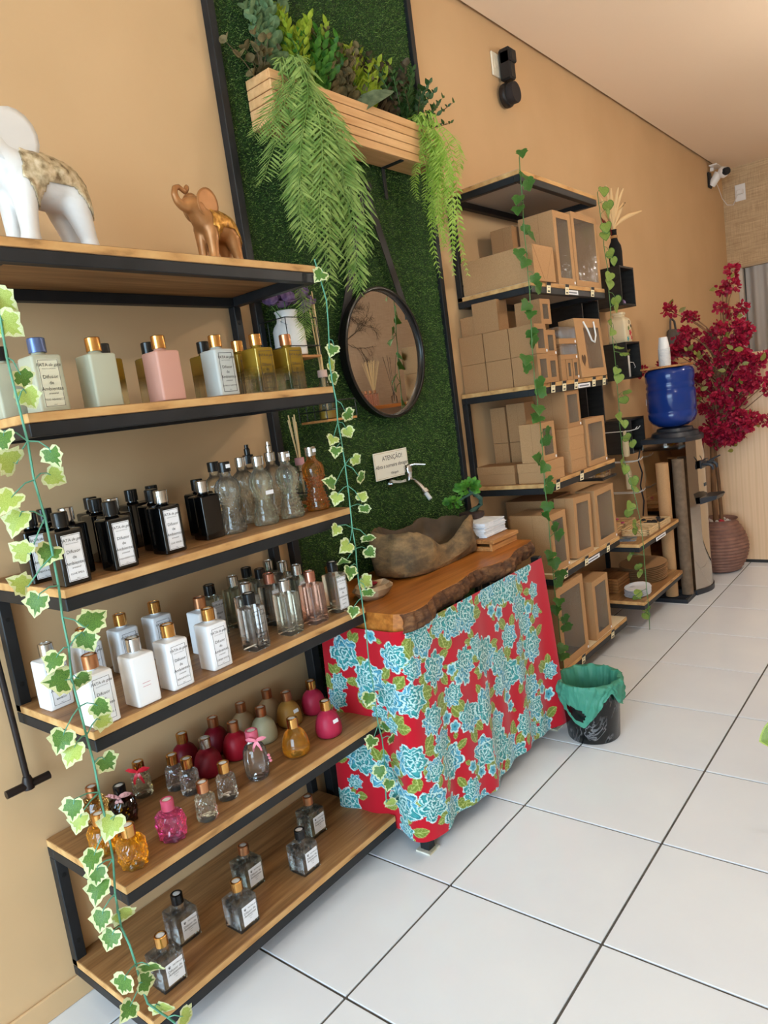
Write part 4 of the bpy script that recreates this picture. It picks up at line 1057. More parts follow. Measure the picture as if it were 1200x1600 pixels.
# ================================================================== live-edge counter
SLABZ = .79; SLABT = .060
def front_x(y):   # wavy natural edge
    u = (y - .075) / .985
    return .455 + .055 * math.sin(u * 4.6 + .35) * .55 + .028 * math.sin(u * 9 + 1.1) + .012 * math.sin(u * 21) + .02 * (u > .0)
SLAB = wood('slab_wood', S(138, 78, 30), S(176, 106, 44), S(200, 132, 62), 1, .7, .28, .1)
BARK = N('bark', [(.25, S(40, 24, 16)), (.5, S(92, 58, 34)), (.78, S(150, 104, 62))], 26, (1, .5, 1.6), .85, 1.0, .006, detail=8, nr=.65)
ct = thing('counter', 'live-edge wooden counter slab with bark front standing on black legs', 'counter', (0, .075, 0))
n_ = 70; L = .985; mb = MB(); V = []; F = []
for i in range(n_):
    y = L * i / (n_ - 1); fx = front_x(y + .075) - .016
    V += [(.034, y, SLABZ), (fx, y, SLABZ), (fx - .01, y, SLABZ - SLABT), (.034, y, SLABZ - SLABT)]
for i in range(n_ - 1):
    for k in range(4): F.append((4*i + k, 4*i + (k+1) % 4, 4*(i+1) + (k+1) % 4, 4*(i+1) + k)[::-1])
F += [(0, 1, 2, 3), tuple(4*(n_-1) + k for k in (3, 2, 1, 0))]
mb.add(V, F).obj('slab', SLAB, ct)
mb = MB(); V = []; F = []; nb = 14; n2 = 160
for i in range(n2):
    y = .004 + (L - .008) * i / (n2 - 1); fx = front_x(y + .075) - .0175
    for k in range(nb):
        u = k / (nb - 1); zz = SLABZ - .001 - (SLABT + .004) * u
        d = .016 * math.sin(PI * min(1, max(0, u))) ** .5 + .012 * noise.noise(Vector((y * 34, zz * 22, 1.7))) + .007 * noise.noise(Vector((y * 90, zz * 60, 4)))
        if k in (0, nb - 1): d = .0
        V.append((fx + max(d, -.002) - (.008 * u), y, zz))
for i in range(n2 - 1):
    for k in range(nb - 1): F.append((i*nb + k, i*nb + k + 1, (i+1)*nb + k + 1, (i+1)*nb + k))
mb.add(V, F).obj('bark_edge', BARK, ct, 60)
for (x, y) in ((.455, .018), (.455, .93), (.06, .018), (.06, .93)):
    lg = MB().box(x - .017, y, .006, x + .017, y + .034, SLABZ - SLABT, .002).obj('leg', BLACKM, ct)
    MB().box(x - .028, y - .012, 0, x + .028, y + .044, .006, .001).obj('foot_plate', N('worn_plate', [(.4, S(190, 180, 150)), (.6, S(220, 214, 200))], 40, rough=.6), lg)

# ================================================================== flowered cloth round the counter: print painted per vertex
FL = [(92,651,47),(179,579,46),(287,658,39),(409,675,37),(450,576,42),(353,613,28),(250,524,45),(332,520,40),(404,428,37),(435,335,35),(470,250,43),(377,276,29),(300,329,45),(102,298,48),(178,249,43),(252,179,51),(355,177,42),(437,101,39),(247,89,30),(224,42,24),(604,539,40),(740,514,51),(651,685,44),(566,684,39),(682,362,46),(585,357,40),(523,457,30),(684,571,29),(872,711,47),(960,690,44),(792,713,32),(1069,737,45),(1011,603,40),(1040,526,35),(914,522,34),(1074,430,46),(831,454,38),(978,455,25),(883,386,44),(967,367,35),(813,377,28),(1030,277,41),(950,174,40),(1095,91,42),(1049,193,36),(1012,114,25),(635,216,41),(750,170,52),(835,135,34),(715,231,28),(763,262,33),(872,67,44),(996,44,30),(704,38,42),(546,117,31),(590,50,32),(500,41,26),(379,734,32),(496,696,25),(57,550,26),(41,495,31),(163,518,29),(243,430,23),(201,461,25),(209,717,20),(70,208,22),(30,139,40),(599,487,19),(534,540,17),(560,499,17),(482,394,19),(513,352,17),(717,412,18),(818,650,18),(869,625,21),(843,581,14),(692,742,16),(491,736,16),(451,726,15),(1130,633,25),(1131,552,22),(1079,578,18),(1173,298,26),(1110,245,18),(1152,208,21),(857,311,19),(873,268,17),(562,192,17),(606,154,16),(656,141,16),(752,67,19),(236,279,15),(198,310,13),(815,49,24),(1059,150,15)]
SW, NS, NZ = 1.225, 470, 290
Zt, Zb = .738, .066
ss = np.linspace(0, SW, NS); zz = np.linspace(Zt, Zb, NZ)
SG, ZG = np.meshgrid(ss, zz)
def cpos(SG, ZG):
    cr = .045; x = np.empty_like(SG); y = np.empty_like(SG)
    a = .33 - cr; th = np.clip((SG - a) / (1.571 * cr), 0, 1) * (PI / 2); c1 = a; c2 = a + 1.571 * cr
    x = np.where(SG < c1, .172 + SG, .172 + c1 + cr * np.sin(th)); y = np.where(SG < c2, .062 + cr * (1 - np.cos(th)), .062 + cr + (SG - c2))
    nx = np.sin(th); ny = -np.cos(th)
    h = (Zt - ZG) / (Zt - Zb)
    w = (.010 * np.sin(SG * 21 + .6) + .007 * np.sin(SG * 47 + h * 1.4) + .012 * np.sin(SG * 9.5 + 2.0)) * h ** .7 + .014 * h
    return x + nx * w, y + ny * w, ZG + .006 * np.sin(SG * 15) * h
X, Y, Z_ = cpos(SG, ZG)
X = X - .0
rgn = np.random.default_rng(11)
RED = np.array(S(178, 18, 36)[:3]); TEAL = np.array(S(62, 150, 152)[:3]); TEALD = np.array(S(24, 104, 112)[:3]); PALE = np.array(S(196, 226, 224)[:3]); BLUE = np.array(S(92, 160, 196)[:3]); OLIVE = np.array(S(112, 128, 48)[:3]); OLIVL = np.array(S(176, 186, 108)[:3])
colr = np.tile(RED, (NZ, NS, 1))
U, W = SG, ZG
def paint(mask, c, a=1.0):
    colr[mask] = colr[mask] * (1 - a) + c * a
def leafp(cx, cz, ang, L, wd):
    du, dz = U - cx, W - cz; p = (du*math.cos(ang) + dz*math.sin(ang)) / L; q_ = (-du*math.sin(ang) + dz*math.cos(ang)) / (L*wd)
    m_ = (p > 0) & (p < 1); prof = np.sin(np.clip(p, 0, 1) * PI) ** .8
    inside = m_ & (np.abs(q_) < prof); paint(inside, OLIVE)
    paint(inside & ((np.abs(q_) < .09) | (np.abs(((p * 5 - np.abs(q_) * 1.1) % 1) - .5) < .06)), OLIVL, .8); paint(m_ & (np.abs(q_) < prof) & (np.abs(q_) > prof - .14), OLIVL, .5)
for (cx, cz, r) in FL:
    k = 4 if r > 30 else (3 if r > 22 else 1)
    for _ in range(k):
        a = rgn.uniform(0, 2*PI); leafp((cx + r*math.cos(a)) / 1000, (cz + r*math.sin(a)) / 1000, a + rgn.uniform(-.5, .5), rgn.uniform(.04, .062) if r > 22 else .026, rgn.uniform(.26, .36))
for (cx, cz, r) in sorted(FL, key=lambda f_: f_[2]):
    cx, cz, R = cx / 1000, cz / 1000, r / 1000 * (1.27 if cx > 330 else 1.15); ph = rgn.uniform(0, 6)
    du, dz = U - cx, W - cz; d = np.hypot(du, dz); a = np.arctan2(dz, du)
    near = d < R * 1.4
    npet = int(rgn.integers(5, 8)); mod = 1 + .13*np.cos(npet*a + ph) + .06*np.cos((npet*2 + 1)*a + 2*ph) + .03*np.cos(19*a + ph)
    rr = d / (R * mod); ins = near & (rr < 1)
    if r < 22:
        mod = .72 + .34*np.abs(np.cos(2.5*a + ph)); rr = d / (R * mod); ins = near & (rr < 1)
        paint(ins, BLUE * .5 + TEAL * .5); paint(ins & (rr > .72), PALE, .8); paint(ins & (np.hypot(du, dz) < R*.2), TEALD); continue
    paint(ins, TEAL)
    bl = rgn.uniform(0, 2*PI); paint(ins & (np.cos(a - bl) > .35) & (rr > .4), BLUE, .75)
    for q_, (rad, n5) in enumerate(((.86, npet), (.64, npet - 1), (.42, 4), (.22, 3))):   # petal rings with pale turned edges
        e = rad * (1 + .16*np.cos(n5*a + ph*(q_ + 1)) + .05*np.cos(11*a + q_))
        paint(ins & (rr < e) & (rr > e - .09), PALE, .95); paint(ins & (rr <= e - .09) & (rr > e - .18), TEALD, .8)
    st = np.abs(((a * npet * 2.2 + rr * 5 + ph) % 1.7) - .85)
    paint(ins & (st < .14) & (rr > .3), TEALD, .55); paint(ins & (rr > .945), PALE, .9)
me = bpy.data.meshes.new('cloth'); NV = NS * NZ
me.vertices.add(NV); me.vertices.foreach_set('co', np.stack([X, Y, Z_], 2).reshape(-1).astype(np.float32))
ii = np.arange(NV).reshape(NZ, NS); quads = np.stack([ii[:-1, :-1], ii[1:, :-1], ii[1:, 1:], ii[:-1, 1:]], 2).reshape(-1)
nq = (NS - 1) * (NZ - 1); me.loops.add(nq * 4); me.loops.foreach_set('vertex_index', quads); me.polygons.add(nq); me.polygons.foreach_set('loop_start', np.arange(0, nq * 4, 4)); me.update(calc_edges=True)
at = me.color_attributes.new('print', 'FLOAT_COLOR', 'POINT'); at.data.foreach_set('color', np.concatenate([colr, np.ones((NZ, NS, 1))], 2).reshape(-1).astype(np.float32))
me.shade_smooth()
m, n, l, b = nt('printed_cotton'); setb(b, None, .9, spec=.15, sheen=.2)
an = n.new('ShaderNodeAttribute'); an.attribute_name = 'print'; l.new(an.outputs['Color'], b.inputs['Base Color'])
wv = noisetex(n, l, coords(n, l, 'Object'), 420, 2); bump(n, l, b, wv, .15, .0006)
me.materials.append(m)
cl_ = bpy.data.objects.new('counter_cloth', me); COL.objects.link(cl_)
tag(cl_, 'red cotton cloth printed with turquoise roses hanging round the counter', 'cloth')

# ================================================================== stone sink
STONE = N('river_stone', [(.2, S(62, 50, 38)), (.42, S(104, 86, 62)), (.58, S(140, 112, 76)), (.8, S(180, 146, 100))], 14, (1, 1, 1.8), .75, 1.0, .012, detail=9, nr=.62)
t = thing('stone_sink', 'rough brown stone sink with hollowed basin on the counter', 'sink', (.19, .655, SLABZ)); t.rotation_euler = (0, 0, .02)
def sup(a, n=3.2):
    c, s_ = math.cos(a), math.sin(a); return (math.copysign(abs(c) ** (2/n), c), math.copysign(abs(s_) ** (2/n), s_))
A, B_, Hs = .125, .262, .165; NA = 72; loops = []
prof = [(.84, 0), (.96, .012), (1.02, .05), (1.0, .10), (.97, .135), (.93, .156), (.88, .160), (.84, .145), (.78, .10), (.68, .065), (.48, .046), (.15, .040)]
for (k, z0) in prof:
    l_ = []
    for i in range(NA):
        a = 2*PI*i/NA; sx, sy = sup(a); inner = (k < .9 and z0 > .04)
        x_ = sx*A*(k if not inner else k*.97 - .03); y_ = sy*B_*(k + (.03 if inner else 0))
        rim = 1 - .36*max(0, sx)**.5*math.exp(-((y_ + .02)/.12)**2) - .12*max(0, y_)/B_ + .10*math.exp(-((y_ + .18)/.08)**2) - .14*math.exp(-((y_ - .0)/.12)**2)
        zz_ = z0 * (rim if z0 > .03 else 1)
        p = Vector((x_, y_, zz_)); nn = noise.noise(p*13)*.020 + (.5 - abs(noise.noise(p*26 + Vector((3, 1, 2)))))*.016 - .006 + noise.noise(p*80)*.004
        f_ = 1 + nn/.12 if z0 > .005 else 1
        l_.append((x_*f_, y_*(1 + nn/.24), zz_ + (nn*.8 if z0 > .03 else 0)))
    loops.append(l_)
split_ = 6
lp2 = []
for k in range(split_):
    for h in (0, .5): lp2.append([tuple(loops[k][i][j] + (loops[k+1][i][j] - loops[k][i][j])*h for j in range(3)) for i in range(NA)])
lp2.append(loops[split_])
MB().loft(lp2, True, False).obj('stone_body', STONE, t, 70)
MB().loft(loops[split_:], False, True).obj('basin', N('basin_shade_stone', [(.3, S(58, 46, 34)), (.7, S(88, 70, 50))], 12, rough=.55, bmp=.3, bd=.004, detail=6), t, 70)  # smoother stone, with the bowl's shade put into its darker colour
MB().lathe([(.014, 0), (.016, .002), (.010, .004)], 16, 0, 0, .064).obj('drain', CHROME, t, 50)
# rough mineral dish
t = thing('stone_dish', 'small broken brown stone dish holding a red petal, at the counter corner', 'stone', (.285, .215, SLABZ))
loops = []
for (k, z0) in ((.55, 0), (.8, .012), (1, .034), (.86, .044), (.6, .03), (.2, .022)):
    loops.append([(.060*k*math.cos(2*PI*i/14)*(1 + .25*noise.noise(Vector((i*.7, k*2, 3)))), .078*k*math.sin(2*PI*i/14)*(1 + .25*noise.noise(Vector((i*.9, k, 9)))), z0*(1 + .3*noise.noise(Vector((i*.5, 2, k))))) for i in range(14)])
MB().loft(loops).obj('stone_body', N('pale_stone', [(.3, S(110, 84, 58)), (.55, S(168, 138, 104)), (.75, S(206, 186, 160))], 12, rough=.7, bmp=.5, detail=8), t)
MB().lathe([(.004, 0), (.016, .004), (.020, .010), (.006, .014)], 9, -.02, .02, .032).obj('petal', P('petal_red2', S(150, 20, 40), .5), t, 60)
# little bottle behind the dish
square_bottle((.165, .150, SLABZ), CLEARW, GOLD, 'small clear bottle with gold cap on the counter beside the stone dish', w=.045, H=.12, lab=None, nm='small_bottle')

# wooden tray, paper towels, bonsai
TRAY = wood('tray_wood', S(150, 96, 48), S(186, 128, 72), S(206, 150, 92), 1, 1.2, .5)
t = thing('wooden_tray', 'small footed wooden tray under the paper towels', 'tray', (.27, .955, SLABZ))
MB().box(-.10, -.10, .028, .10, .10, .044, .002).obj('tray_top', TRAY, t)
for x in (-.09, .078): MB().box(x, -.10, .0, x + .012, .10, .028, .001).obj('runner', TRAY, t)
for y in (-.10, .07):
    MB().box(-.078, y, .0, .078, y + .03, .016, .001).obj('foot', TRAY, t)
NAP = N('napkin', [(.3, S(214, 214, 220)), (.7, S(238, 238, 242))], 30, rough=.9, bmp=.3, detail=5)
for k in range(14):
    t = thing('paper_towel', 'folded white paper towel, %s in the stack on the wooden tray' % ('lowest', 'second', 'third', 'fourth', 'fifth', 'sixth', 'seventh', 'eighth', 'ninth', 'tenth', 'eleventh', 'twelfth', 'thirteenth', 'topmost')[k], 'paper towel', (.235 + rnd.uniform(-.004, .004), .965 + rnd.uniform(-.004, .004), SLABZ + .0445 + k*.0043), rnd.uniform(-.04, .04), 'stack of paper towels')
    V = []; nx_, ny_ = 8, 8
    for s_ in (0, 1):
        for i in range(nx_):
            for j in range(ny_): V.append((-.085 + .17*i/(nx_-1), -.08 + .16*j/(ny_-1), .0001 + s_*.0036 + .0007*noise.noise(Vector((i*.9, j*.9, k + s_*5)))*s_))
    F = []
    for s_ in (0, 1):
        for i in range(nx_-1):
            for j in range(ny_-1):
                q_ = (s_*64 + i*8 + j, s_*64 + (i+1)*8 + j, s_*64 + (i+1)*8 + j + 1, s_*64 + i*8 + j + 1); F.append(q_ if s_ else q_[::-1])
    for i in range(7): F += [(i*8, (i+1)*8, 64 + (i+1)*8, 64 + i*8), ((i+1)*8 + 7, i*8 + 7, 64 + i*8 + 7, 64 + (i+1)*8 + 7), (i + 1, i, 64 + i, 64 + i + 1), (56 + i, 56 + i + 1, 120 + i + 1, 120 + i)]
    MB().add(V, F).obj('sheet', NAP, t)

# ================================================================== foliage helpers
def leaf_batch(tmpl, faces, mats_):
    """many copies of one leaf template in one mesh; tmpl (n,3), mats_ list of 4x4"""
    T = np.array(tmpl, float); n_ = len(T); V = []; F = []
    for k, M_ in enumerate(mats_):
        A = np.array(M_)[:3]; V.append(T @ A[:, :3].T + A[:, 3]); F += [tuple(i + k*n_ for i in f) for f in faces]
    return np.concatenate(V).tolist() if V else [], F
def frame(p, d, nrm, s, sw=1.0):
    """matrix: template +Y along d, +Z about nrm"""
    d = Vector(d).normalized(); nrm = Vector(nrm); x = d.cross(nrm)
    if x.length < 1e-4: x = d.cross(Vector((.3, .5, .8)))
    x.normalize(); z_ = x.cross(d)
    return Matrix(((x.x*s*sw, d.x*s, z_.x*s, p[0]), (x.y*s*sw, d.y*s, z_.y*s, p[1]), (x.z*s*sw, d.z*s, z_.z*s, p[2]), (0, 0, 0, 1)))
def lance(w=.22, bend=.12):   # pointed leaflet
    ys_ = (0, .2, .45, .75, 1); ws = (.02, .75, 1, .62, .0)
    V = []; F = []
    for y, k in zip(ys_, ws): V += [(-w*k, y, .10*w*k - bend*y*y), (0, y, -bend*y*y), (w*k, y, .10*w*k - bend*y*y)]
    for i in range(4): F += [(3*i, 3*i+1, 3*i+4, 3*i+3), (3*i+1, 3*i+2, 3*i+5, 3*i+4)]
    return V, F
def ovate(w=.42, bend=.1):
    ys_ = (0, .15, .4, .7, .9, 1); ws = (.05, .7, 1, .85, .45, 0)
    V = []; F = []
    for y, k in zip(ys_, ws): V += [(-w*k, y, .14*w*k - bend*y*y), (0, y, -bend*y*y), (w*k, y, .14*w*k - bend*y*y)]
    for i in range(5): F += [(3*i, 3*i+1, 3*i+4, 3*i+3), (3*i+1, 3*i+2, 3*i+5, 3*i+4)]
    return V, F
def ivy_mesh(var, seed, rounder=False):
    """lobed leaf, green heart (slot 0) and pale jagged margin (slot 1)"""
    r_ = random.Random(seed)
    half = [(.0, .02), (.20, -.10), (.40, -.04), (.52, .14), (.46, .26), (.58, .42), (.44, .52), (.30, .62), (.24, .76), (.11, .88), (0, 1.0)] if not rounder else [(.0, .04), (.18, -.08), (.36, -.02), (.47, .14), (.50, .30), (.47, .46), (.40, .60), (.30, .73), (.19, .85), (.08, .94), (0, 1.0)]
    out = half + [(-x, y) for x, y in half[-2:0:-1]]
    c = (0, .34); V = [(0, .34, 0)]; n_ = len(out)
    def zf(x, y): return .22*abs(x)**1.2 - .28*(y - .3)**2 + .05*math.sin(y*9 + x*7)*abs(x)
    inn = []
    for k, (x, y) in enumerate(out):
        f_ = (.70 if k % 2 else .88) * r_.uniform(.8, 1.12) if var else .9
        f_ = min(f_, .93); inn.append((c[0] + (x - c[0])*f_, c[1] + (y - c[1])*f_))
    V += [(x, y, zf(x, y)) for x, y in inn] + [(x, y, zf(x, y)) for x, y in out]; V[0] = (0, .34, zf(0, .34) - .03)
    mb = MB(); mb.add(V, [(0, 1 + k, 1 + (k+1) % n_) for k in range(n_)], 0)
    f2 = [(1 + k, 1 + n_ + k, 1 + n_ + (k+1) % n_, 1 + (k+1) % n_) for k in range(n_)]
    mb.f += f2; mb.m += [1]*len(f2)
    me = mb.mesh('leaf', 70, 2)
    return me
def leafmat(name, c0, c1, scale=40, rough=.45, trl=.25):
    if name in MAT: return MAT[name]
    m, n, l, b = nt(name); setb(b, None, rough, spec=.4)
    c = ramp(n, l, noisetex(n, l, coords(n, l), scale, 3), [(.35, c0), (.65, c1)]); l.new(c, b.inputs['Base Color'])
    t = n.new('ShaderNodeBsdfTranslucent'); l.new(c, t.inputs[0]); x = n.new('ShaderNodeMixShader'); x.inputs[0].default_value = trl
    l.new(b.outputs[0], x.inputs[1]); l.new(t.outputs[0], x.inputs[2]); l.new(x.outputs[0], n['Material Output'].inputs[0]); return m
IVG = leafmat('ivy_green', S(58, 100, 44), S(112, 150, 66)); IVC = leafmat('ivy_cream', S(196, 204, 140), S(224, 226, 184))
IVY2 = leafmat('ivy_yellow_green', S(150, 170, 70), S(190, 204, 110))
DKG = leafmat('ivy_plain_green', S(44, 84, 32), S(78, 122, 50)); DKG2 = leafmat('ivy_plain_edge', S(58, 98, 40), S(92, 136, 60)); STRG = leafmat('ivy_striped', S(70, 108, 36), S(168, 184, 92), 70)
STEMT = P('teal_stem', S(86, 148, 122), .5); STEMG = P('green_stem', S(78, 118, 62), .5)
VN = Vector((.66, -.74, .12))
def vine(label, path, leaves, meshes, mats_, stem_mat, r=.0022, size=(.058, .074), group='ivy garlands', x=.415):
    """path: stem points; leaves: (y, z) leaf centres or full 3D points"""
    base = Vector(path[0]); t = thing('ivy_garland', label, 'garland', base, 0, group)
    st = MB(); pts = [Vector(p) - base for p in path]
    fine = []
    for k in range(len(pts) - 1):
        for i in range(4):
            u = i/4; p = pts[k].lerp(pts[k+1], u); fine.append(p + Vector((noise.noise(p*9)*.006, noise.noise(p*9 + Vector((5, 0, 0)))*.008, 0)))
    fine.append(pts[-1]); st.tube(fine, r, 6)
    so = st.obj('stem', stem_mat, t, 60)
    for (ly, lz) in leaves:
        c = Vector((x + rnd.uniform(-.012, .018), ly, lz)) - base
        an = min(fine, key=lambda p: abs(p.z - c.z - .022))
        side = 1 if c.y > an.y else -1; s_ = rnd.uniform(*size)
        d = Vector((rnd.uniform(-.2, .3), side*rnd.uniform(.2, .9), -rnd.uniform(.35, 1.0))).normalized()
        if rnd.random() < .2: d.z *= -.4
        nrm = (VN + Vector((rnd.uniform(-.45, .45), rnd.uniform(-.45, .45), rnd.uniform(-.2, .5)))).normalized()
        b0 = c - d*s_*.45
        pet = MB().tube([an, an.lerp(b0, .5) + Vector((.004, 0, .006)), b0, b0 + d*s_*.2], [r*.7, r*.6, r*.5, r*.3], 5); pet.obj('leaf_stalk', stem_mat, so, 60)
        k = rnd.randrange(len(meshes)); mm = mats_[rnd.randrange(len(mats_))]
        o = inst('leaf', meshes[k], mm, t); o.matrix_local = frame(b0, d, nrm, s_)
    return t
VA = [(-833,1688),(-835,1643),(-827,1542),(-827,1505),(-891,1429),(-890,1393),(-814,1387),(-804,1347),(-914,1316),(-897,1274),(-894,1218),(-855,1201),(-911,1157),(-900,1115),(-800,1050),(-813,1010),(-887,992),(-884,954),(-835,937),(-809,864),(-806,833),(-911,841),(-899,810),(-820,746),(-918,701),(-904,659),(-852,625),(-900,575),(-888,529),(-892,496),(-849,416),(-905,446),(-900,401),(-825,280),(-837,252),(-892,290),(-895,229),(-808,160),(-771,117)]
VB = [(44,1784),(55,1577),(54,1534),(54,1497),(89,1389),(81,1339),(1,1326),(-7,1292),(89,1256),(89,1204),(-30,1207),(-9,1157),(79,1144),(100,1105),(-25,1068),(82,1019),(-6,1014),(96,972),(-23,974),(-14,939),(60,890),(53,858),(-4,815),(-9,545),(-18,410),(64,424),(59,388),(-9,309),(9,262),(42,178)]
IV = [ivy_mesh(True, k) for k in range(4)]; VM = [(IVG, IVC), (IVG, IVC), (IVY2, IVC)]
vine('variegated ivy garland hanging down the bottle shelves at the ivy end', [(.395, -.845, 1.84), (.412, -.852, 1.5), (.414, -.845, 1.2), (.412, -.858, .95), (.414, -.85, .7), (.414, -.862, .4), (.412, -.84, .2), (.41, -.79, .105)], [(a/1000, b_/1000) for a, b_ in VA], IV, VM, STEMT, .0024, (.042, .058))
vine('variegated ivy garland hanging between the bottle shelves and the counter', [(.385, .055, 1.835), (.392, .075, 1.72), (.398, .04, 1.5), (.398, .045, 1.25), (.398, .035, 1.0), (.398, .03, .8), (.398, .02, .6), (.398, .035, .4), (.398, .01, .2)], [(a/1000, b_/1000) for a, b_ in VB], IV, VM, STEMT, .002, (.036, .047), x=.40)
IP = [ivy_mesh(False, 11 + k) for k in range(2)]; IR = [ivy_mesh(False, 21 + k, True) for k in range(2)]
def auto_leaves(y, z0, z1, step, off):
    out = []; z_ = z0; s_ = 1
    while z_ > z1:
        out += [(y + s_*off*rnd.uniform(.8, 1.2), z_), (y + s_*off*rnd.uniform(.8, 1.2), z_ - .038)]; s_ = -s_; z_ -= step
    return out
vine('plain green ivy garland at the near corner of the box shelves', [(.387, 1.375, 2.34), (.39, 1.345, 2.1), (.392, 1.33, 1.8), (.39, 1.305, 1.5), (.39, 1.30, 1.2), (.39, 1.29, .9), (.39, 1.28, .6), (.39, 1.285, .3), (.388, 1.29, .14)], [(1.36, 2.345)] + auto_leaves(1.335, 2.26, 1.7, .105, .04) + auto_leaves(1.295, 1.62, .18, .105, .038), IP, [(DKG, DKG2)], STEMG, .0022, (.045, .06), x=.395)
vine('striped heart-leaved garland at the far corner of the box shelves', [(.385, 2.19, 2.315), (.392, 2.20, 2.1), (.392, 2.215, 1.9), (.392, 2.2, 1.6), (.392, 2.205, 1.3), (.392, 2.19, 1.0), (.45, 2.17, .75), (.478, 2.15, .56), (.478, 2.15, .35), (.475, 2.14, .05)], [(2.19, 2.31)] + auto_leaves(2.205, 2.25, .1, .118, .045), IR, [(STRG, STRG), (STRG, DKG2)], STEMG, .002, (.046, .06), x=.41)
tw = [(2.16, 2.305), (2.24, 2.28), (2.17, 2.22)]

# ================================================================== planter on the grass panel
m, n, l, b = nt('planter_wood'); setb(b, None, .5)
c = ramp(n, l, noisetex(n, l, coords(n, l, 'Object', (20, 1.5, 20)), 2.5, 6), [(.3, S(200, 150, 98)), (.7, S(226, 180, 128))]); l.new(c, b.inputs['Base Color']); PLW = m
t = thing('planter_box', 'long slatted pale wood planter fixed to the grass panel', 'planter', (.031, .235, 2.33))
PD, PLN, PH = .112, .882, .156
for k in range(5):
    z0 = k * PH/5
    MB().box(PD - .010, 0, z0, PD, PLN, z0 + PH/5 - .0025, .0015).obj('front_slat', PLW, t)
    MB().box(0, 0, z0, PD - .0105, .010, z0 + PH/5 - .0025, .0015).obj('side_slat', PLW, t); MB().box(0, PLN - .010, z0, PD - .0105, PLN, z0 + PH/5 - .0025, .0015).obj('side_slat', PLW, t)
MB().box(0, .0105, .001, .008, PLN - .0105, PH - .003).obj('back_board', PLW, t); MB().box(.0085, .0105, .0, PD - .0105, PLN - .0105, .010).obj('bottom_board', PLW, t)
MB().box(.009, .011, .09, PD - .011, PLN - .011, .13).obj('soil_foam', P('dark_foam', S(30, 34, 24), .95), t)
t2 = thing('shelf_bracket', 'black angle bracket under the wooden planter', 'bracket', (.031, .905, 2.33))
MB().box(0, -.010, -.120, .004, .010, -.0005, .0008).obj('wall_arm', BLACKM, t2); MB().box(.004, -.010, -.0055, .10, .010, -.0005, .0008).obj('support_arm', BLACKM, t2)

def sprig_mesh(stems, leaf, lsize, ldens, rise, spread, stem_r=.0016, round_=False, droop=0):
    """upright branching stems with paired leaves, one mesh"""
    V, F = leaf; mats_ = []; mb = MB()
    for k in range(stems):
        a = rnd.uniform(0, 2*PI); r_ = rnd.uniform(.2, 1)*spread; h = rise*rnd.uniform(.6, 1.0); tip = Vector((abs(math.cos(a))*r_*.8 - .03, math.sin(a)*r_*1.5, h)); mid = tip*.5 + Vector((0, 0, h*.08))
        P_ = [Vector((0, 0, 0)).lerp(mid, u*2) if u < .5 else mid.lerp(tip, u*2 - 1) for u in [i/10 for i in range(11)]]
        mb.tube(P_, [stem_r]*10 + [stem_r*.4], 4)
        nl = int(ldens*h/.1)
        for i in range(nl):
            u = .25 + .75*i/max(1, nl - 1); j = min(9, int(u*10)); p = P_[j].lerp(P_[j+1], u*10 - j); d0 = (P_[j+1] - P_[j]).normalized()
            for sg in (0, PI):
                b_ = i*1.57 + sg + rnd.uniform(-.3, .3); out = Vector((math.cos(b_), math.sin(b_), .35 + .5*u - droop)).normalized()
                d = (out + d0*.5).normalized(); mats_.append(frame(p, d, d0 + out*.4, lsize*rnd.uniform(.7, 1.15)*(1 - .35*u)))
    lv, lf = leaf_batch(V, F, mats_); mb.add(lv, lf, 1); return mb.mesh('foliage', None, 2)
def plant(label, loc, mesh, stem_mat, leaf_mat, rz=0, nm='artificial_plant', grp='plants in the wooden planter'):
    t = thing(nm, label, 'plant', loc, rz, grp); o = inst('foliage', mesh, (stem_mat, leaf_mat), t); o['kind'] = 'stuff'; return t
EUC = leafmat('eucalyptus', S(92, 122, 84), S(140, 164, 118)); YEL = leafmat('boxwood_yellow', S(126, 150, 34), S(176, 190, 62)); MID = leafmat('boxwood_green', S(52, 104, 36), S(96, 146, 50))
BRN = leafmat('brown_foliage', S(96, 88, 58), S(142, 126, 88)); DRK = leafmat('dark_plum_foliage', S(62, 50, 40), S(98, 84, 60)); DGR = leafmat('dark_green_foliage', S(44, 76, 40), S(78, 108, 56))
BROWNST = P('brown_stem', S(84, 66, 40), .7)
PZ = 2.455
plant('tall grey-green eucalyptus sprig at the fern end of the planter', (.075, .335, PZ), sprig_mesh(8, ovate(.5), .050, 3.4, .34, .09), STEMG, EUC)
plant('brown dried leaf clump at the very end of the planter by the fern', (.08, .262, PZ), sprig_mesh(7, ovate(.55), .044, 3, .16, .11), BROWNST, BRN)
plant('bright yellow-green boxwood sprigs beside the eucalyptus', (.085, .43, PZ), sprig_mesh(20, lance(.28), .048, 5.5, .28, .13), STEMG, YEL)
plant('mid-green boxwood bush beside the fern', (.085, .505, PZ), sprig_mesh(20, lance(.32), .050, 5, .22, .13), STEMG, MID)
plant('brown round-leaved bush in the middle of the planter', (.08, .61, PZ), sprig_mesh(18, ovate(.5), .040, 3.8, .27, .13), BROWNST, BRN)
plant('brown round-leaved bush with pale veins next to the light green sprigs', (.08, .70, PZ), sprig_mesh(15, ovate(.5), .040, 3.8, .22, .12), BROWNST, BRN)
plant('light green sprigs in the middle of the planter', (.085, .785, PZ), sprig_mesh(20, lance(.28), .05, 5, .25, .12), STEMG, YEL)
plant('dark plum round-leaved bush near the lime fern', (.085, .90, PZ), sprig_mesh(16, ovate(.5), .040, 3.8, .27, .14), BROWNST, DRK)
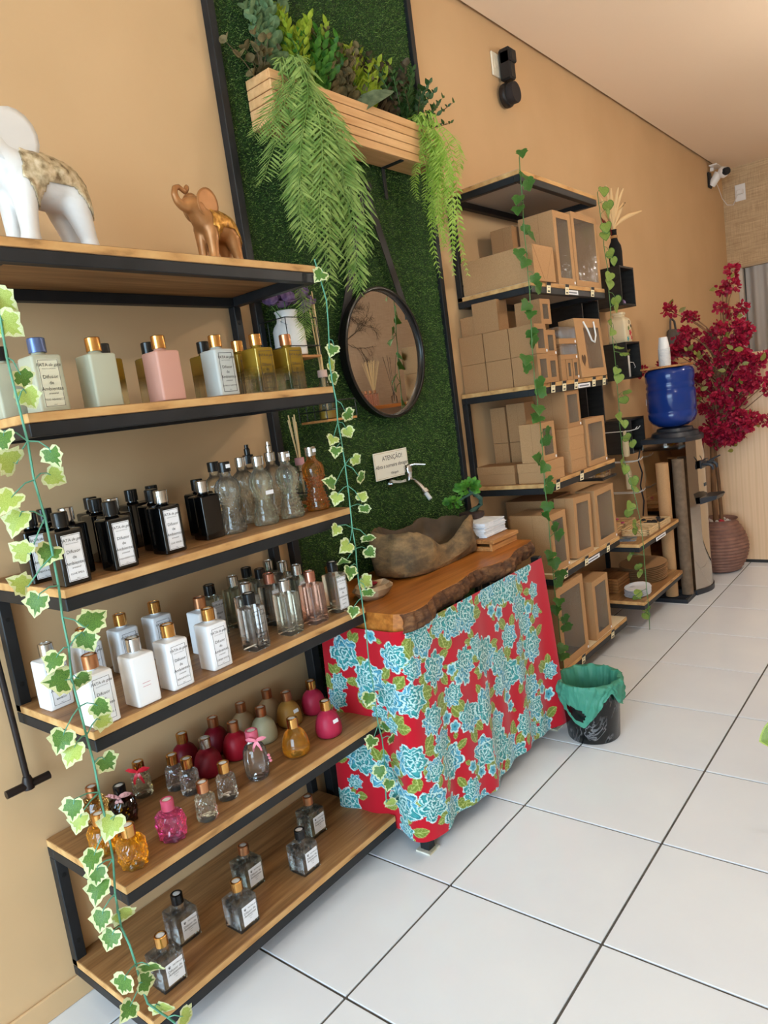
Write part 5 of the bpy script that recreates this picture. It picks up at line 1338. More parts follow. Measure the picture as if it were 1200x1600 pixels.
plant('dark green small-leaved bush at the lime fern end', (.09, 1.01, PZ), sprig_mesh(20, lance(.32), .042, 5, .26, .15), STEMG, DGR)
plant('dark sprig leaning out past the end of the planter', (.095, 1.075, PZ), sprig_mesh(9, lance(.26), .036, 5, .18, .2, droop=.2), BROWNST, DGR)
# broad silvery leaf over the planter edge
t = thing('broad_leaf', 'broad silvery green leaf folding over the planter front', 'leaf', (.10, .70, PZ + .01))
LV, LF = ovate(.3, .55); mb = MB(); mb.add(*leaf_batch(LV, LF, [frame((0, 0, 0), (.5, .25, .5), (.5, -.3, .6), .15)])); mb.obj('blade', leafmat('silver_leaf', S(96, 112, 84), S(130, 144, 112)), t, 70)

# ---- hanging ferns: each frond a part of its own
def frond_mesh(L, n_, ll, w=.13, bend=.15):
    """frond along +Y of length L, leaflets to both sides, tapering"""
    V, F = lance(w, bend); mats_ = []; mb = MB(); pts = []
    for i in range(n_ + 1):
        u = i/n_; p = Vector((0, u*L, -.10*L*math.sin(u*PI*.5)*0)); pts.append(p)
    mb.tube(pts, [.0022*(1 - .6*i/n_) for i in range(n_ + 1)], 4)
    for i in range(1, n_ + 1):
        u = i/n_; k = math.sin(PI*min(1, .12 + .9*(1 - u)**.8))**.7*(1 - .55*u) + .12
        for sg in (-1, 1):
            d = Vector((sg, .38 + .5*u + rnd.uniform(-.25, .25), rnd.uniform(-.5, .35))).normalized(); mats_.append(frame(pts[i] + Vector((0, rnd.uniform(-.003, .003), 0)), d, Vector((0, 0, 1)), ll*k*rnd.uniform(.75, 1.2)))
    lv, lf = leaf_batch(V, F, mats_); mb.add(lv, lf); return mb.mesh('frond', None, 1)
FERN = leafmat('fern_green', S(102, 138, 60), S(160, 184, 102), 25, .5, .3); LIME = leafmat('lime_fern', S(132, 172, 56), S(186, 214, 104), 25, .5, .35)
def hang_fern(label, root, fronds, mesh_list, mat, nm):
    t = thing(nm, label, 'fern', root, 0, 'hanging ferns')
    for (dx, dy, L, out) in fronds:
        # arch over the edge: bend the straight frond mesh along an arc by copying and reshaping it
        src = rnd.choice(mesh_list); me = src.copy(); co = np.empty(len(me.vertices)*3); me.vertices.foreach_get('co', co); co = co.reshape(-1, 3)
        s_ = L; y = co[:, 1]/co[:, 1].max(); side = co[:, 0]; lift = co[:, 2]
        a0 = .10 + .10*rnd.random()                       # share of the length that rises over the edge
        ph = rnd.uniform(-1, 1)
        cx = out*(1 - np.exp(-y*6)) + .015*np.sin(y*5 + ph); cz = .06*np.sin(np.clip(y/a0, 0, 1)*PI)*.8 - np.clip(y - a0*.6, 0, 1)*L
        cy = dy*(y**.7) + .02*np.sin(y*4 + ph*2)
        # side axis lies in YZ-ish plane facing the viewer
        ax = Vector((rnd.uniform(.15, .55), rnd.uniform(.75, 1), rnd.uniform(-.15, .15))).normalized(); nx_ = Vector((.8, -.5, .1)).normalized()
        # leaflets droop with the frond
        P_ = np.stack([cx, cy, cz], 1) + side[:, None]*np.array(ax) + lift[:, None]*np.array(nx_)*1.0
        P_[:, 2] -= np.abs(side)*.45
        P_[:, 0] += dx
        me.vertices.foreach_set('co', P_.reshape(-1)); me.update()
        o = inst('frond', me, mat, t); o['kind'] = 'stuff'
    return t
FM = [frond_mesh(1, 34, .090, .105) for _ in range(3)]
fr = []
for k in range(19):
    u = k/18; fr.append((rnd.uniform(-.02, .05), -.19 + .34*u + rnd.uniform(-.03, .03), rnd.uniform(.42, .80) if .15 < u < .92 else rnd.uniform(.28, .5), rnd.uniform(.05, .15)))
fr += [(.0, -.20, .26, .06), (.02, .14, .62, .14), (.03, .08, .78, .12), (0, .0, .80, .10), (.02, -.05, .74, .14)]
hang_fern('large hanging green fern spilling over the planter beside the strap mirror', (.10, .335, PZ + .03), fr, FM, FERN, 'hanging_fern')
FM2 = [frond_mesh(1, 30, .040, .24) for _ in range(3)]
fr = [(rnd.uniform(-.02, .05), rnd.uniform(-.10, .075), rnd.uniform(.22, .66), rnd.uniform(.02, .13)) for k in range(20)]
hang_fern('lime green fern hanging from the far end of the planter', (.10, 1.045, PZ + .015), fr, FM2, LIME, 'lime_fern')

# bonsai on the towels
t = thing('artificial_bonsai', 'little artificial bonsai in a dark pot on the paper towels', 'bonsai', (.19, 1.0, SLABZ + .1055)); t.scale = (1.2, 1.2, 1.2)
MB().loft([rrect(.034, .026, .012, 0, 5), rrect(.040, .030, .014, .008, 5), rrect(.040, .030, .014, .020, 5), rrect(.034, .025, .012, .0225, 5)]).obj('pot', N('dark_pot', [(.3, S(48, 34, 34)), (.7, S(70, 52, 48))], 20, rough=.5), t, 50)
MB().tube([(0, 0, .018), (.012, .01, .03), (.028, .022, .045), (.03, .022, .065), (.014, .01, .085), (.0, .0, .098)], [.012, .010, .009, .0085, .007, .005], 10).obj('trunk', N('bonsai_trunk', [(.3, S(38, 62, 52)), (.7, S(66, 92, 74))], 40, rough=.8, bmp=.5), t, 60)
MB().tube([(.01, .008, .088), (-.015, -.012, .075), (-.04, -.03, .06)], [.005, .004, .002], 8).obj('branch', MAT['bonsai_trunk'], t, 60)
for (c, r_, nn) in (((.0, .0, .108), .038, 110), ((-.05, -.035, .062), .026, 55)):
    LV, LF = ovate(.36, .1); ms = []
    for k in range(nn):
        v = Vector((rnd.gauss(0, 1), rnd.gauss(0, 1), rnd.gauss(0, .6))).normalized(); ms.append(frame(Vector(c) + Vector((v.x*r_, v.y*r_, v.z*r_*.6))*rnd.uniform(.3, 1), v + Vector((0, 0, .3)), (VN + v), rnd.uniform(.014, .022)))
    mb = MB(); mb.add(*leaf_batch(LV, LF, ms)); o = mb.obj('foliage_pad', leafmat('bonsai_leaf', S(52, 108, 34), S(110, 170, 60)), t); o['kind'] = 'stuff'

# ================================================================== wire rack on the grass, milk can, reed diffusers
WIRE = P('black_wire', S(18, 18, 20), .5)
def wire_rack(label, y0, y1, z0, h, d=.13, board=True):
    t = thing('wire_rack', label, 'rack', (.03, y0, z0)); w = y1 - y0; k = 0
    if board: MB().box(.004, 0, -.008, d, w, 0, .001).obj('base_board', TRAY, t)
    for zz in (.03, h):
        MB().tube([(0, 0, zz), (d, 0, zz), (d, w, zz), (0, w, zz)], .0018, 5).obj('wire_rail', WIRE, t)
    for (x, y) in ((0, 0), (d, 0), (d, w), (0, w)):
        MB().tube([(x, y, 0), (x, y, h)], .0018, 5).obj('wire_upright', WIRE, t)
    for i in range(1, 4): MB().tube([(0, w*i/4, 0), (0, w*i/4, h)], .0018, 5).obj('wire_upright', WIRE, t)
wire_rack('black wire rack on the grass panel holding the white milk can', .135, .275, 1.600, .12, .12)
wire_rack('black wire rack on the grass panel holding the tall reed diffuser', .25, .40, 1.385, .06, .13)
wire_rack('black wire rack on the grass panel holding the pink-collared diffuser', .085 + .04, .215, 1.13, .10, .11)
ENAM = P('white_enamel', S(230, 228, 224), .25)
t = thing('milk_can', 'white enamel milk can with purple flowers in the wire rack', 'milk can', (.092, .200, 1.602))
MB().lathe([(.046, 0), (.052, .003), (.053, .012), (.052, .085), (.047, .098), (.036, .112), (.033, .122), (.036, .140), (.040, .146), (.037, .148), (.031, .138), (.02, .12)], 28).obj('can_body', ENAM, t, 50)
MB().tube([(.0, -.038, .118), (.03, -.036, .10), (.045, 0, .088), (.03, .036, .10), (0, .038, .118)], .0016, 6).obj('wire_handle', P('steel_wire', S(180, 180, 180), .3, metal=1), t, 60)
for sg in (-1, 1): MB().box(-.008, sg*.037 - .004, .104, .008, sg*.037 + .004, .128, .002).obj('ear_lug', ENAM, t)
PUR = leafmat('purple_petal', S(104, 80, 128), S(158, 132, 176), 60)
def rose_mesh(np_, r_):
    V, F = ovate(.55, -.35); ms = []
    for k in range(np_):
        u = k/np_; a = k*2.4; el = 1.4 - 1.3*u; d = Vector((math.cos(a)*math.cos(el), math.sin(a)*math.cos(el), math.sin(el))); ms.append(frame(d*r_*.12, d, Vector((0, 0, 1)) - d*.3, r_*(.75 + .35*u)))
    mb = MB(); mb.add(*leaf_batch(V, F, ms)); return mb.mesh('blossom')
RM = [rose_mesh(22, .034) for _ in range(2)]
for k, (dx, dy, dz) in enumerate(((.01, -.06, .18), (.035, -.035, .17), (-.01, -.03, .195), (.02, -.005, .16), (.01, .085, .19), (.03, .085, .155), (.0, .10, .17), (-.02, .03, .185), (.02, -.08, .16))):
    o = inst('blossom', RM[k % 2], PUR, t, (dx, dy, dz), (rnd.uniform(-.5, .5), rnd.uniform(0, .9), k)); MB().tube([(0, 0, .10), (dx, dy, dz)], .0015, 5).obj('flower_stem', STEMG, t)
t = thing('fern_sprig', 'single fern frond drooping over the milk can', 'fern', (.11, .245, 1.86))
me = FM[0].copy(); co = np.empty(len(me.vertices)*3); me.vertices.foreach_get('co', co); co = co.reshape(-1, 3); y = co[:, 1].copy(); s_ = co[:, 0].copy(); li = co[:, 2].copy()
co[:, 0] = .06*np.sin(y*1.5) + li*.6 + s_*.3; co[:, 1] = .015*np.sin(y*3) + s_*.55 - .06*y; co[:, 2] = -.21*y - np.abs(s_)*.3
me.vertices.foreach_set('co', co.reshape(-1)); me.update(); o = inst('frond', me, FERN, t); o['kind'] = 'stuff'
REED = P('rattan_reed', S(226, 200, 150), .7)
def reed_diffuser(label, loc, prof, body, reeds, collar, hr, spread, liq=None, nm='reed_diffuser', rmat=None, cat='diffuser', grp=None):
    t = thing(nm, label, cat, loc, 0, grp); top = prof[-1][1]
    MB().lathe(prof, 24).obj('bottle', body, t, 50)
    if liq: MB().lathe([(r*.86, z_) for r, z_ in prof if z_ < top*.45], 20).obj('oil', liq, t, 50)
    if collar: MB().lathe([(prof[-1][0] + .004, top - .022), (prof[-1][0] + .004, top + .002), (prof[-1][0] - .003, top + .003)], 20).obj('collar', collar, t, 50)
    for k in range(reeds):
        a = k*2.4; r_ = spread*(.3 + .7*(k % 3)/2)
        MB().tube([(0, 0, .02), (math.cos(a)*.005, math.sin(a)*.005, top), (math.cos(a)*r_, math.sin(a)*r_, hr - .008*(k % 4))], .0022, 6).obj('reed', rmat or REED, t)
    return t
reed_diffuser('tall hobnail reed diffuser with pale collar and long reeds in the wire rack', (.095, .325, 1.386), [(.026, 0), (.031, .003), (.030, .03), (.024, .08), (.017, .12), (.013, .14), (.013, .165)], CLEARW, 7, P('speckled_collar', S(214, 186, 176), .6), .43, .022, P('yellow_oil', S(226, 180, 50), .2))
reed_diffuser('reed diffuser with pink collar standing behind the amber hourglass bottle', (.085, .165, 1.131), [(.022, 0), (.025, .003), (.025, .06), (.02, .10), (.012, .115), (.012, .140)], CLEARW, 7, P('pink_collar', S(216, 160, 166), .5), .285, .026, None)

# ================================================================== waste bin with green liner
t = thing('waste_bin', 'black marbled waste bin with a green plastic liner on the floor', 'bin', (.622, 1.035, 0))
m, n, l, b = nt('black_marble_plastic'); setb(b, None, .25)
v = noisetex(n, l, coords(n, l, 'Object', (1, 1, .7)), 9, 6, .6, 1.2); c = ramp(n, l, v, [(.47, S(14, 14, 15)), (.50, S(120, 118, 120)), (.53, S(14, 14, 15))])
f2 = noisetex(n, l, coords(n, l), 5, 2); l.new(mixrgb(n, l, ramp(n, l, f2, [(.5, (0, 0, 0, 1)), (.62, (1, 1, 1, 1))]), S(15, 15, 16), c), b.inputs['Base Color'])
MB().lathe([(.098, 0), (.101, .004), (.118, .232), (.122, .236), (.118, .238), (.112, .23), (.095, .012), (.02, .010)], 44).obj('bucket', m, t, 40)
mg, n, l, b = nt('green_liner'); setb(b, S(92, 176, 148), .32, spec=.5)
tr = n.new('ShaderNodeBsdfTransparent'); tr.inputs[0].default_value = S(120, 205, 175); tl = n.new('ShaderNodeBsdfTranslucent'); tl.inputs[0].default_value = S(96, 186, 156)
x1 = n.new('ShaderNodeMixShader'); x1.inputs[0].default_value = .35; l.new(b.outputs[0], x1.inputs[1]); l.new(tl.outputs[0], x1.inputs[2])
x2 = n.new('ShaderNodeMixShader'); x2.inputs[0].default_value = .12; l.new(x1.outputs[0], x2.inputs[1]); l.new(tr.outputs[0], x2.inputs[2]); l.new(x2.outputs[0], n['Material Output'].inputs[0])
bump(n, l, b, noisetex(n, l, coords(n, l, 'Object', (1, 1, .35)), 38, 6, .6, 1.5), .9, .006)
NA = 180; rings = []
va = math.atan2(-.79, .62)      # towards the viewer
def drop(a):
    d_ = (a - va + PI) % (2*PI) - PI
    return .060 + .105*math.exp(-((d_ + .60)/.50)**2) + .035*math.exp(-((d_ - .85)/.30)**2) - .03*math.exp(-((d_ - .35)/.25)**2) + .006*math.sin(a*5) + .003*math.sin(a*17)
spec = [('in', .215, .040), ('in', .21, .082), ('in', .16, .091), ('in', .10, .098), ('in', .05, .103), ('in', .0, .110), ('rim', 0, 0)] + [('out', (k + 1)/16, 0) for k in range(16)]
for kind, q_, r_ in spec:
    l_ = []
    for i in range(NA):
        a = 2*PI*i/NA; w = .0035*math.sin(a*11 + q_*5) + .007*noise.noise(Vector((math.cos(a)*5, math.sin(a)*5, q_*3))) + .004*noise.noise(Vector((math.cos(a)*14, math.sin(a)*14, q_*6)))
        if kind == 'in': r, z_ = r_ + min(w*.8, .004) - .001, .241 - q_
        elif kind == 'rim': r, z_ = .1215 + abs(w)*.5, .2445 + w*.5
        else: z_ = .241 - q_*drop(a); r = .1275 + abs(w)*1.6 + .004*q_ - .016*max(0, (.241 - z_)/.24)
        l_.append((r*math.cos(a), r*math.sin(a), z_))
    rings.append(l_)
mb = MB(); V = [p for l_ in rings for p in l_]; F = []
hole_c = va - .72
for k in range(len(rings) - 1):
    for i in range(NA):
        j = (i + 1) % NA; a = 2*PI*(i + .5)/NA; d_ = (a - hole_c + PI) % (2*PI) - PI
        qq = (k - 5.5)/16
        if (d_/.30)**2 + ((qq - .72)/.17)**2 < 1: continue
        F.append((k*NA + i, k*NA + j, (k+1)*NA + j, (k+1)*NA + i))
mb.add(V, F).obj('liner', mg, t, 70)

# ================================================================== water cooler, jug, cups
STEEL = P('polished_steel', S(196, 190, 182), .06, metal=1); BLKP = P('dark_grey_plastic', S(40, 42, 48), .35)
cx0, cx1, cy0, cy1 = .225, .54, 2.96, 3.27
t = thing('water_cooler', 'polished steel water cooler with black top and two taps', 'water cooler', ((cx0+cx1)/2, (cy0+cy1)/2, 0)); W2, D2 = (cx1-cx0)/2, (cy1-cy0)/2
def coolsec(z_, e=0, seg=9):
    out = [(-W2 - e, -D2 - e, z_), (-W2 - e, D2 + e, z_)][::-1]
    pts = []
    for k in range(seg):    # rounded front towards +X
        u = -1 + 2*k/(seg - 1); pts.append((W2 - .055 + .055*math.cos(u*PI/2) + e, u*(D2 + e), z_))
    return [(-W2 - e, D2 + e, z_), (-W2 - e, -D2 - e, z_)] + pts
MB().loft([coolsec(.03), coolsec(.955)]).obj('steel_body', STEEL, t, 40)
MB().loft([coolsec(0, .006), coolsec(.03, .006)]).obj('base_plinth', BLKP, t, 40); MB().loft([coolsec(.955, .004), coolsec(.975, .006), coolsec(.985, .0)]).obj('top_cover', BLKP, t, 40)
MB().lathe([(.145, .985), (.135, 1.01), (.11, 1.018), (.105, 1.035), (.08, 1.04)], 28, 0, 0, 0).obj('bottle_seat', BLKP, t, 50)
for k, y in enumerate((-.045, .045)):
    tp = MB().tube([(W2 - .003, y, .80), (W2 + .045, y, .80), (W2 + .062, y, .785), (W2 + .062, y, .765)], [.010, .012, .010, .008], 10).obj('tap', BLKP, t, 50)
    MB().tube([(W2 + .04, y, .81), (W2 + .05, y, .825), (W2 + .085, y, .84)], [.006, .006, .004], 8).obj('tap_lever', BLKP, tp, 50)
MB().box(W2 - .004, -.08, .775, W2 + .006, .08, .825, .004).obj('tap_plate', BLKP, t)
MB().loft([[(W2 - .01, -.10, .56), (W2 + .075, -.075, .585), (W2 + .095, 0, .59), (W2 + .075, .075, .585), (W2 - .01, .10, .56)], [(W2 - .01, -.105, .60), (W2 + .085, -.08, .61), (W2 + .11, 0, .615), (W2 + .085, .08, .61), (W2 - .01, .105, .60)]]).obj('drip_tray', BLKP, t, 30)
MB().box(W2 - .002, -.02, .66, W2 + .0012, .02, .68).obj('badge', BLKP, t)
cord = [(-W2 - .02, -D2 + .02, .93), (-W2 - .03, -D2 - .0, .86), (-W2 - .015, -D2 + .01, .78), (-W2 - .03, -D2 + .0, .70), (-W2 - .02, -D2 + .01, .60), (-W2 - .04, -D2 + .03, .5)]
MB().tube(cord, .005, 6).obj('power_cord', BLKP, t, 60)
JUGB = glass('blue_jug', (.012, .05, .30, 1), .12, .12, 1.33)
m, n, l, b = nt('blue_polycarbonate'); setb(b, S(28, 58, 134), .16, trans=.25, ior=1.3, coat=.3); JUGB = m
t = thing('water_jug', 'large translucent blue water jug upside down on the cooler', 'water jug', (.375, 3.115, 1.030))
pf = [(.05, .012), (.09, .02), (.128, .045), (.142, .075), (.143, .10), (.139, .108), (.139, .116), (.144, .124), (.144, .205), (.144, .235), (.138, .243), (.138, .252), (.144, .262), (.138, .280), (.138, .290), (.144, .302), (.144, .345), (.136, .365), (.118, .376), (.06, .378)]
MB().lathe(pf, 44).obj('jug_body', JUGB, t, 50)
MB().lathe([(.03, .005), (.03, .014)], 16).obj('neck', JUGB, t, 50)
MB().box(-.145, -.03, .16, -.142, .0, .20, .0005).obj('label', PAPER, t)
t = thing('cup_board', 'thin wooden board lying on top of the blue jug', 'board', (.365, 3.115, 1.4085))
MB().box(-.12, -.13, 0, .12, .13, .012, .002).obj('board', TRAY, t)
CUP = m = P('white_cup', S(226, 224, 222), .4)
for k in range(16):
    t = thing('plastic_cup', 'white disposable cup number %s from the bottom of the upturned stack' % ('one two three four five six seven eight nine ten eleven twelve thirteen fourteen fifteen sixteen'.split()[k]), 'cup', (.355, 3.115, 1.421 + k*.0068), 0, 'stack of upturned cups')
    inst('cup_body', cached('cup', lambda: MB().lathe([(.036, 0), (.0365, .003), (.035, .004), (.034, .006), (.0255, .07), (.024, .0725), (.005, .072)], 20, c0=False).mesh('cup_body', 50)), CUP, t)
# kraft tubes on a black pallet
t = thing('plastic_pallet', 'black plastic floor grate under the cardboard tubes', 'pallet', (.365, 2.86, 0))
for k in range(6): MB().box(-.12, -.075 + k*.028, .004, .12, -.063 + k*.028, .020, .001).obj('slat', BLKP, t)
for x in (-.12, .105): MB().box(x, -.078, 0, x + .015, .082, .0245, .001).obj('edge_bar', BLKP, t)
for y in (-.086, .078): MB().box(-.12, y, 0, .12, y + .008, .0245, .001).obj('edge_bar', BLKP, t)
def card_tube(label, x, y, h, r, mat):
    t = thing('cardboard_tube', label, 'tube', (x, y, .0247)); MB().lathe([(r - .004, 0), (r, .0005), (r, h), (r - .004, h), (r - .004, h - .05)], 28, c0=True, c1=True).obj('paper_roll', mat, t, 50)
card_tube('upright kraft paper roll in front of the steel cooler', .375, 2.845, .825, .037, KRAFT2)
card_tube('upright grey-brown paper roll behind the kraft one', .45, 2.905, .835, .034, N('grey_brown_card', [(.3, S(96, 78, 60)), (.7, S(118, 96, 76))], 30, rough=.8))

# ================================================================== trays and plates on the low shelf
RATT = N('pale_rattan', [(.3, S(196, 160, 112)), (.7, S(226, 194, 148))], 60, (1, 6, 1), .7)
def basket(label, x, y, w, d, h, fills, zt=.52):
    t = thing('woven_tray', label, 'tray', (x, y, zt), 0, 'woven trays on the low shelf'); a, b_ = w/2, d/2
    MB().box(-a, -b_, 0, a, b_, .004).obj('base', RATT, t)
    for k in range(3):
        z0 = .004 + k*h/3; e = h/3*.62
        for (p0, p1) in (((-a, -b_), (a, -b_ + .005)), ((-a, b_ - .005), (a, b_)), ((-a, -b_), (-a + .005, b_)), ((a - .005, -b_), (a, b_))): MB().box(p0[0], p0[1], z0, p1[0], p1[1], z0 + e, .0006).obj('cane', RATT, t)
    for sx in (-1, 1):
        for sy in (-1, 1): MB().box(sx*(a - .004) - .004, sy*(b_ - .004) - .004, .002, sx*(a - .004) + .004, sy*(b_ - .004) + .004, h).obj('corner_post', RATT, t)
    for i in range(1, 5): MB().box(a - .006, -b_ + d*i/5 - .003, .003, a + .0005, -b_ + d*i/5 + .003, h*.95).obj('corner_post', RATT, t)
    for (mat, nn, r_) in fills:
        for k in range(nn):
            v = MB().lathe([(.001, -r_*.5), (r_*.9, -r_*.3), (r_, 0), (r_*.8, r_*.35), (.001, r_*.5)], 7, rnd.uniform(-a + .02, a - .02), rnd.uniform(-b_ + .02, b_ - .02), .012 + rnd.uniform(0, h*.6)); v.obj('trinket', mat, t)
LIL = P('lilac_paper', S(206, 196, 220), .7); BLKT = P('black_ribbon', S(24, 22, 26), .6); MAG = P('magenta_paper', S(170, 60, 110), .6)
basket('woven tray of lilac bits at the back of the low shelf', .17, 2.36, .17, .18, .034, [(LIL, 12, .014)])
basket('small empty-looking woven tray at the front of the low shelf', .375, 2.40, .15, .17, .036, [(RATT, 3, .012)])
basket('woven tray of black ribbons in the front of the low shelf by the tubes', .375, 2.60, .15, .19, .034, [(BLKT, 14, .014), (LIL, 3, .010)])
basket('woven tray with magenta bits at the wall near the cardboard tubes', .17, 2.58, .17, .18, .034, [(MAG, 5, .012), (RATT, 3, .010)])
t = thing('magazine', 'blue-grey printed leaflet at the end of the low shelf', 'leaflet', (.36, 2.235, .5205), .3)
MB().box(-.05, -.055, 0, .05, .055, .003).obj('cover', N('leaflet_print', [(.4, S(40, 50, 62)), (.5, S(110, 130, 150)), (.6, S(180, 150, 90))], 22, rough=.4), t); MB().box(-.049, -.054, .003, .02, .0, .0036).obj('picture', P('leaflet_blue', S(70, 100, 130), .4), t)
def plate(label, loc, rx, ry, h, mat, wav, grp, nm='paper_plate'):
    t = thing(nm, label, 'plate', loc, rnd.uniform(-.06, .06), grp)
    def mk():
        lo = []
        for (k, z_) in ((.1, .0), (.70, .0), (.80, .004), (1.0, h), (1.0, h + .0012), (.80, .0055), (.70, .0015), (.1, .0015)):
            lo.append([(rx*k*math.cos(2*PI*i/48)*(1 + wav*math.cos(i*PI/2)*(k > .9)), ry*k*math.sin(2*PI*i/48)*(1 + wav*math.cos(i*PI/2)*(k > .9)), z_) for i in range(48)])
        return MB().loft(lo).mesh('plate_body', 50)
    inst('plate_body', cached(('plate', rx, ry, h, wav), mk), mat, t)
ORD = 'bottom second third fourth fifth sixth seventh eighth ninth tenth'.split()
for k in range(9): plate('kraft oval plate, %s in the tall stack by the tubes' % ORD[k], (.30 + rnd.uniform(-.005, .005), 2.60 + rnd.uniform(-.005, .005), .2055 + k*.0105), .13, .165, .0075, KRAFT2, .008, 'stack of kraft oval plates')
for k in range(6): plate('white paper plate, %s in the low stack' % ORD[k], (.385 + rnd.uniform(-.003, .003), 2.265 + rnd.uniform(-.003, .003), .2055 + k*.0075), .066, .095, .0055, P('white_plate', S(236, 234, 238), .6), .012, 'stack of white paper plates')
BRDW = wood('cutting_board_wood', S(120, 74, 38), S(156, 102, 56), S(184, 130, 78), 1, 1, .5)
for k in range(5):
    t = thing('wooden_board', 'small rectangular wooden board, %s in the stack behind the white plates' % ORD[k], 'board', (.165 + rnd.uniform(-.006, .006), 2.335 + rnd.uniform(-.004, .004), .2055 + k*.0165), rnd.uniform(-.03, .03), 'stack of wooden boards')
    inst('plank', cached('cboard', lambda: MB().box(-.115, -.085, 0, .115, .085, .0155, .002).mesh('plank')), BRDW, t)

# ================================================================== red flowering tree in a ribbed pot
t = thing('flowering_tree', 'tall artificial tree with crimson blossoms in a ribbed brown pot', 'tree', (.475, 3.575, 0))
POT = N('brown_clay', [(.3, S(112, 76, 64)), (.7, S(138, 98, 82))], 18, rough=.7, bmp=.1)
pr_ = []
for k in range(181):
    u = k/180; z_ = .01 + u*.335; r = .108 + .074*math.sin(PI*min(1, .04 + u*.94))**.8 - .004*u; pr_.append((r + .0036*math.sin(u*15*2*PI), z_))
MB().lathe([(.10, 0)] + pr_ + [(.125, .36), (.105, .35), (.10, .30)], 44).obj('pot', POT, t, 70)
MB().lathe([(.02, .332), (.104, .328), (.104, .31)][::-1], 24).obj('gravel', P('pale_gravel', S(196, 188, 180), .9), t, 50)
for k in range(14):
    a = k*2.4; r_ = .02 + .07*(k/14); MB().lathe([(.002, -.008), (.012, -.003), (.012, .004), (.003, .010)], 6, math.cos(a)*r_, math.sin(a)*r_, .343).obj('pebble', P('petal_red3', S(186, 40, 60), .6) if k % 5 == 0 else MAT['pale_gravel'], t)
TRK = N('trunk_bark', [(.3, S(86, 56, 34)), (.7, S(132, 92, 58))], 24, (1, 1, .3), .85, .5)
MB().tube([(-.01, 0, .32), (-.012, .0, .55), (.0, 0, .85), (.03, .0, 1.1), (.07, 0, 1.35), (.10, 0, 1.55)], [.018, .017, .016, .014, .011, .007], 10).obj('trunk', TRK, t, 60)
MB().tube([(.022, .02, .32), (.02, .015, .6), (.01, .01, .86)], [.013, .012, .009], 8).obj('trunk', TRK, t, 60)
def crimson(np_, r_):
    V, F = ovate(.5, -.2); ms = []
    for k in range(np_):
        v = Vector((rnd.gauss(0, 1), rnd.gauss(0, 1), rnd.gauss(0, 1))).normalized(); c = v*r_*rnd.uniform(.25, .85); ms.append(frame(c, v + Vector((rnd.uniform(-.7, .7), rnd.uniform(-.7, .7), rnd.uniform(-.7, .7))), v, r_*rnd.uniform(.4, .62)))
    mb = MB(); mb.add(*leaf_batch(V, F, ms)); return mb.mesh('blossom_cluster')
CM = [crimson(60, .046) for _ in range(4)]; CRIM = leafmat('crimson_petal', S(140, 16, 42), S(190, 36, 70), 60, .55, .3); TLEAF = leafmat('tree_leaf', S(108, 106, 40), S(150, 140, 66))
tipz = [  # photo position -> (x, z) on the plane of the tree, and a depth offset
 (.655,1.93),(.675,1.86),(.60,1.83),(.69,1.74),(.57,1.72),(.63,1.70),(.36,1.72),(.30,1.76),(.42,1.73),(.40,1.60),(.52,1.59),(.60,1.62),(.68,1.60),(.72,1.56),(.35,1.55),(.30,1.50),(.40,1.50),(.47,1.52),(.55,1.50),(.63,1.50),(.70,1.52),(.07,1.40),(.25,1.42),(.45,1.42),(.55,1.40),(.66,1.42),(.72,1.42),(.60,1.36),(.50,1.34),(.76,1.38),(.82,1.40),(.86,1.41),(.42,1.32),(.58,1.28),(.66,1.30),(.72,1.30),(.50,1.26),(.62,1.22),(.70,1.22),(.76,1.24),(.82,1.20),(.86,1.24),(.44,1.22),(.54,1.18),(.60,1.14),(.66,1.14),(.46,1.12),(.52,1.06),(.60,1.06),(.56,1.0),(.66,1.04),(.70,1.0),(.62,.98),(.52,.94),(.58,.92),(.46,.96),(.44,.92),(.64,.92),(.80,.98),(.74,1.02),(.48,.88),(.56,.88),(.62,.90)]
V_, F_ = lance(.3, .1); branches = 0
for (x, z_) in tipz:
    for rep in range(2):
        xx = x - .475 + rnd.uniform(-.02, .02); zz_ = z_ + rnd.uniform(-.025, .025); yy = rnd.uniform(-.12, .06) if rep else rnd.uniform(-.05, .03)
        if rep and (z_ > 1.65 or x > .78 or x < .2): continue
        base = Vector((.03 + (zz_ - 1.1)*.12, 0, max(.82, zz_ - .18 - abs(xx - .05)*.35)))
        MB().tube([base, base.lerp(Vector((xx, yy, zz_)), .55) + Vector((0, 0, .02)), (xx, yy, zz_)], [.005, .0035, .002], 5).obj('branch', TRK, t, 60)
        o = inst('blossom_cluster', rnd.choice(CM), CRIM, t, (xx, yy, zz_), (rnd.uniform(0, 6), rnd.uniform(0, 6), rnd.uniform(0, 6))); o.scale = (rnd.uniform(.8, 1.1),)*3
for k in range(46):
    x, z_ = rnd.choice(tipz); p = Vector((x - .475 + rnd.uniform(-.06, .06), rnd.uniform(-.13, .04), z_ + rnd.uniform(-.06, .06))); d = Vector((rnd.uniform(-1, 1), rnd.uniform(-.6, .2), rnd.uniform(-.2, 1)))
    o = inst('leaf', cached('tleaf', lambda: MB().add(V_, F_).mesh('leaf')), TLEAF, t); o.matrix_local = frame(p, d, VN, rnd.uniform(.035, .06))

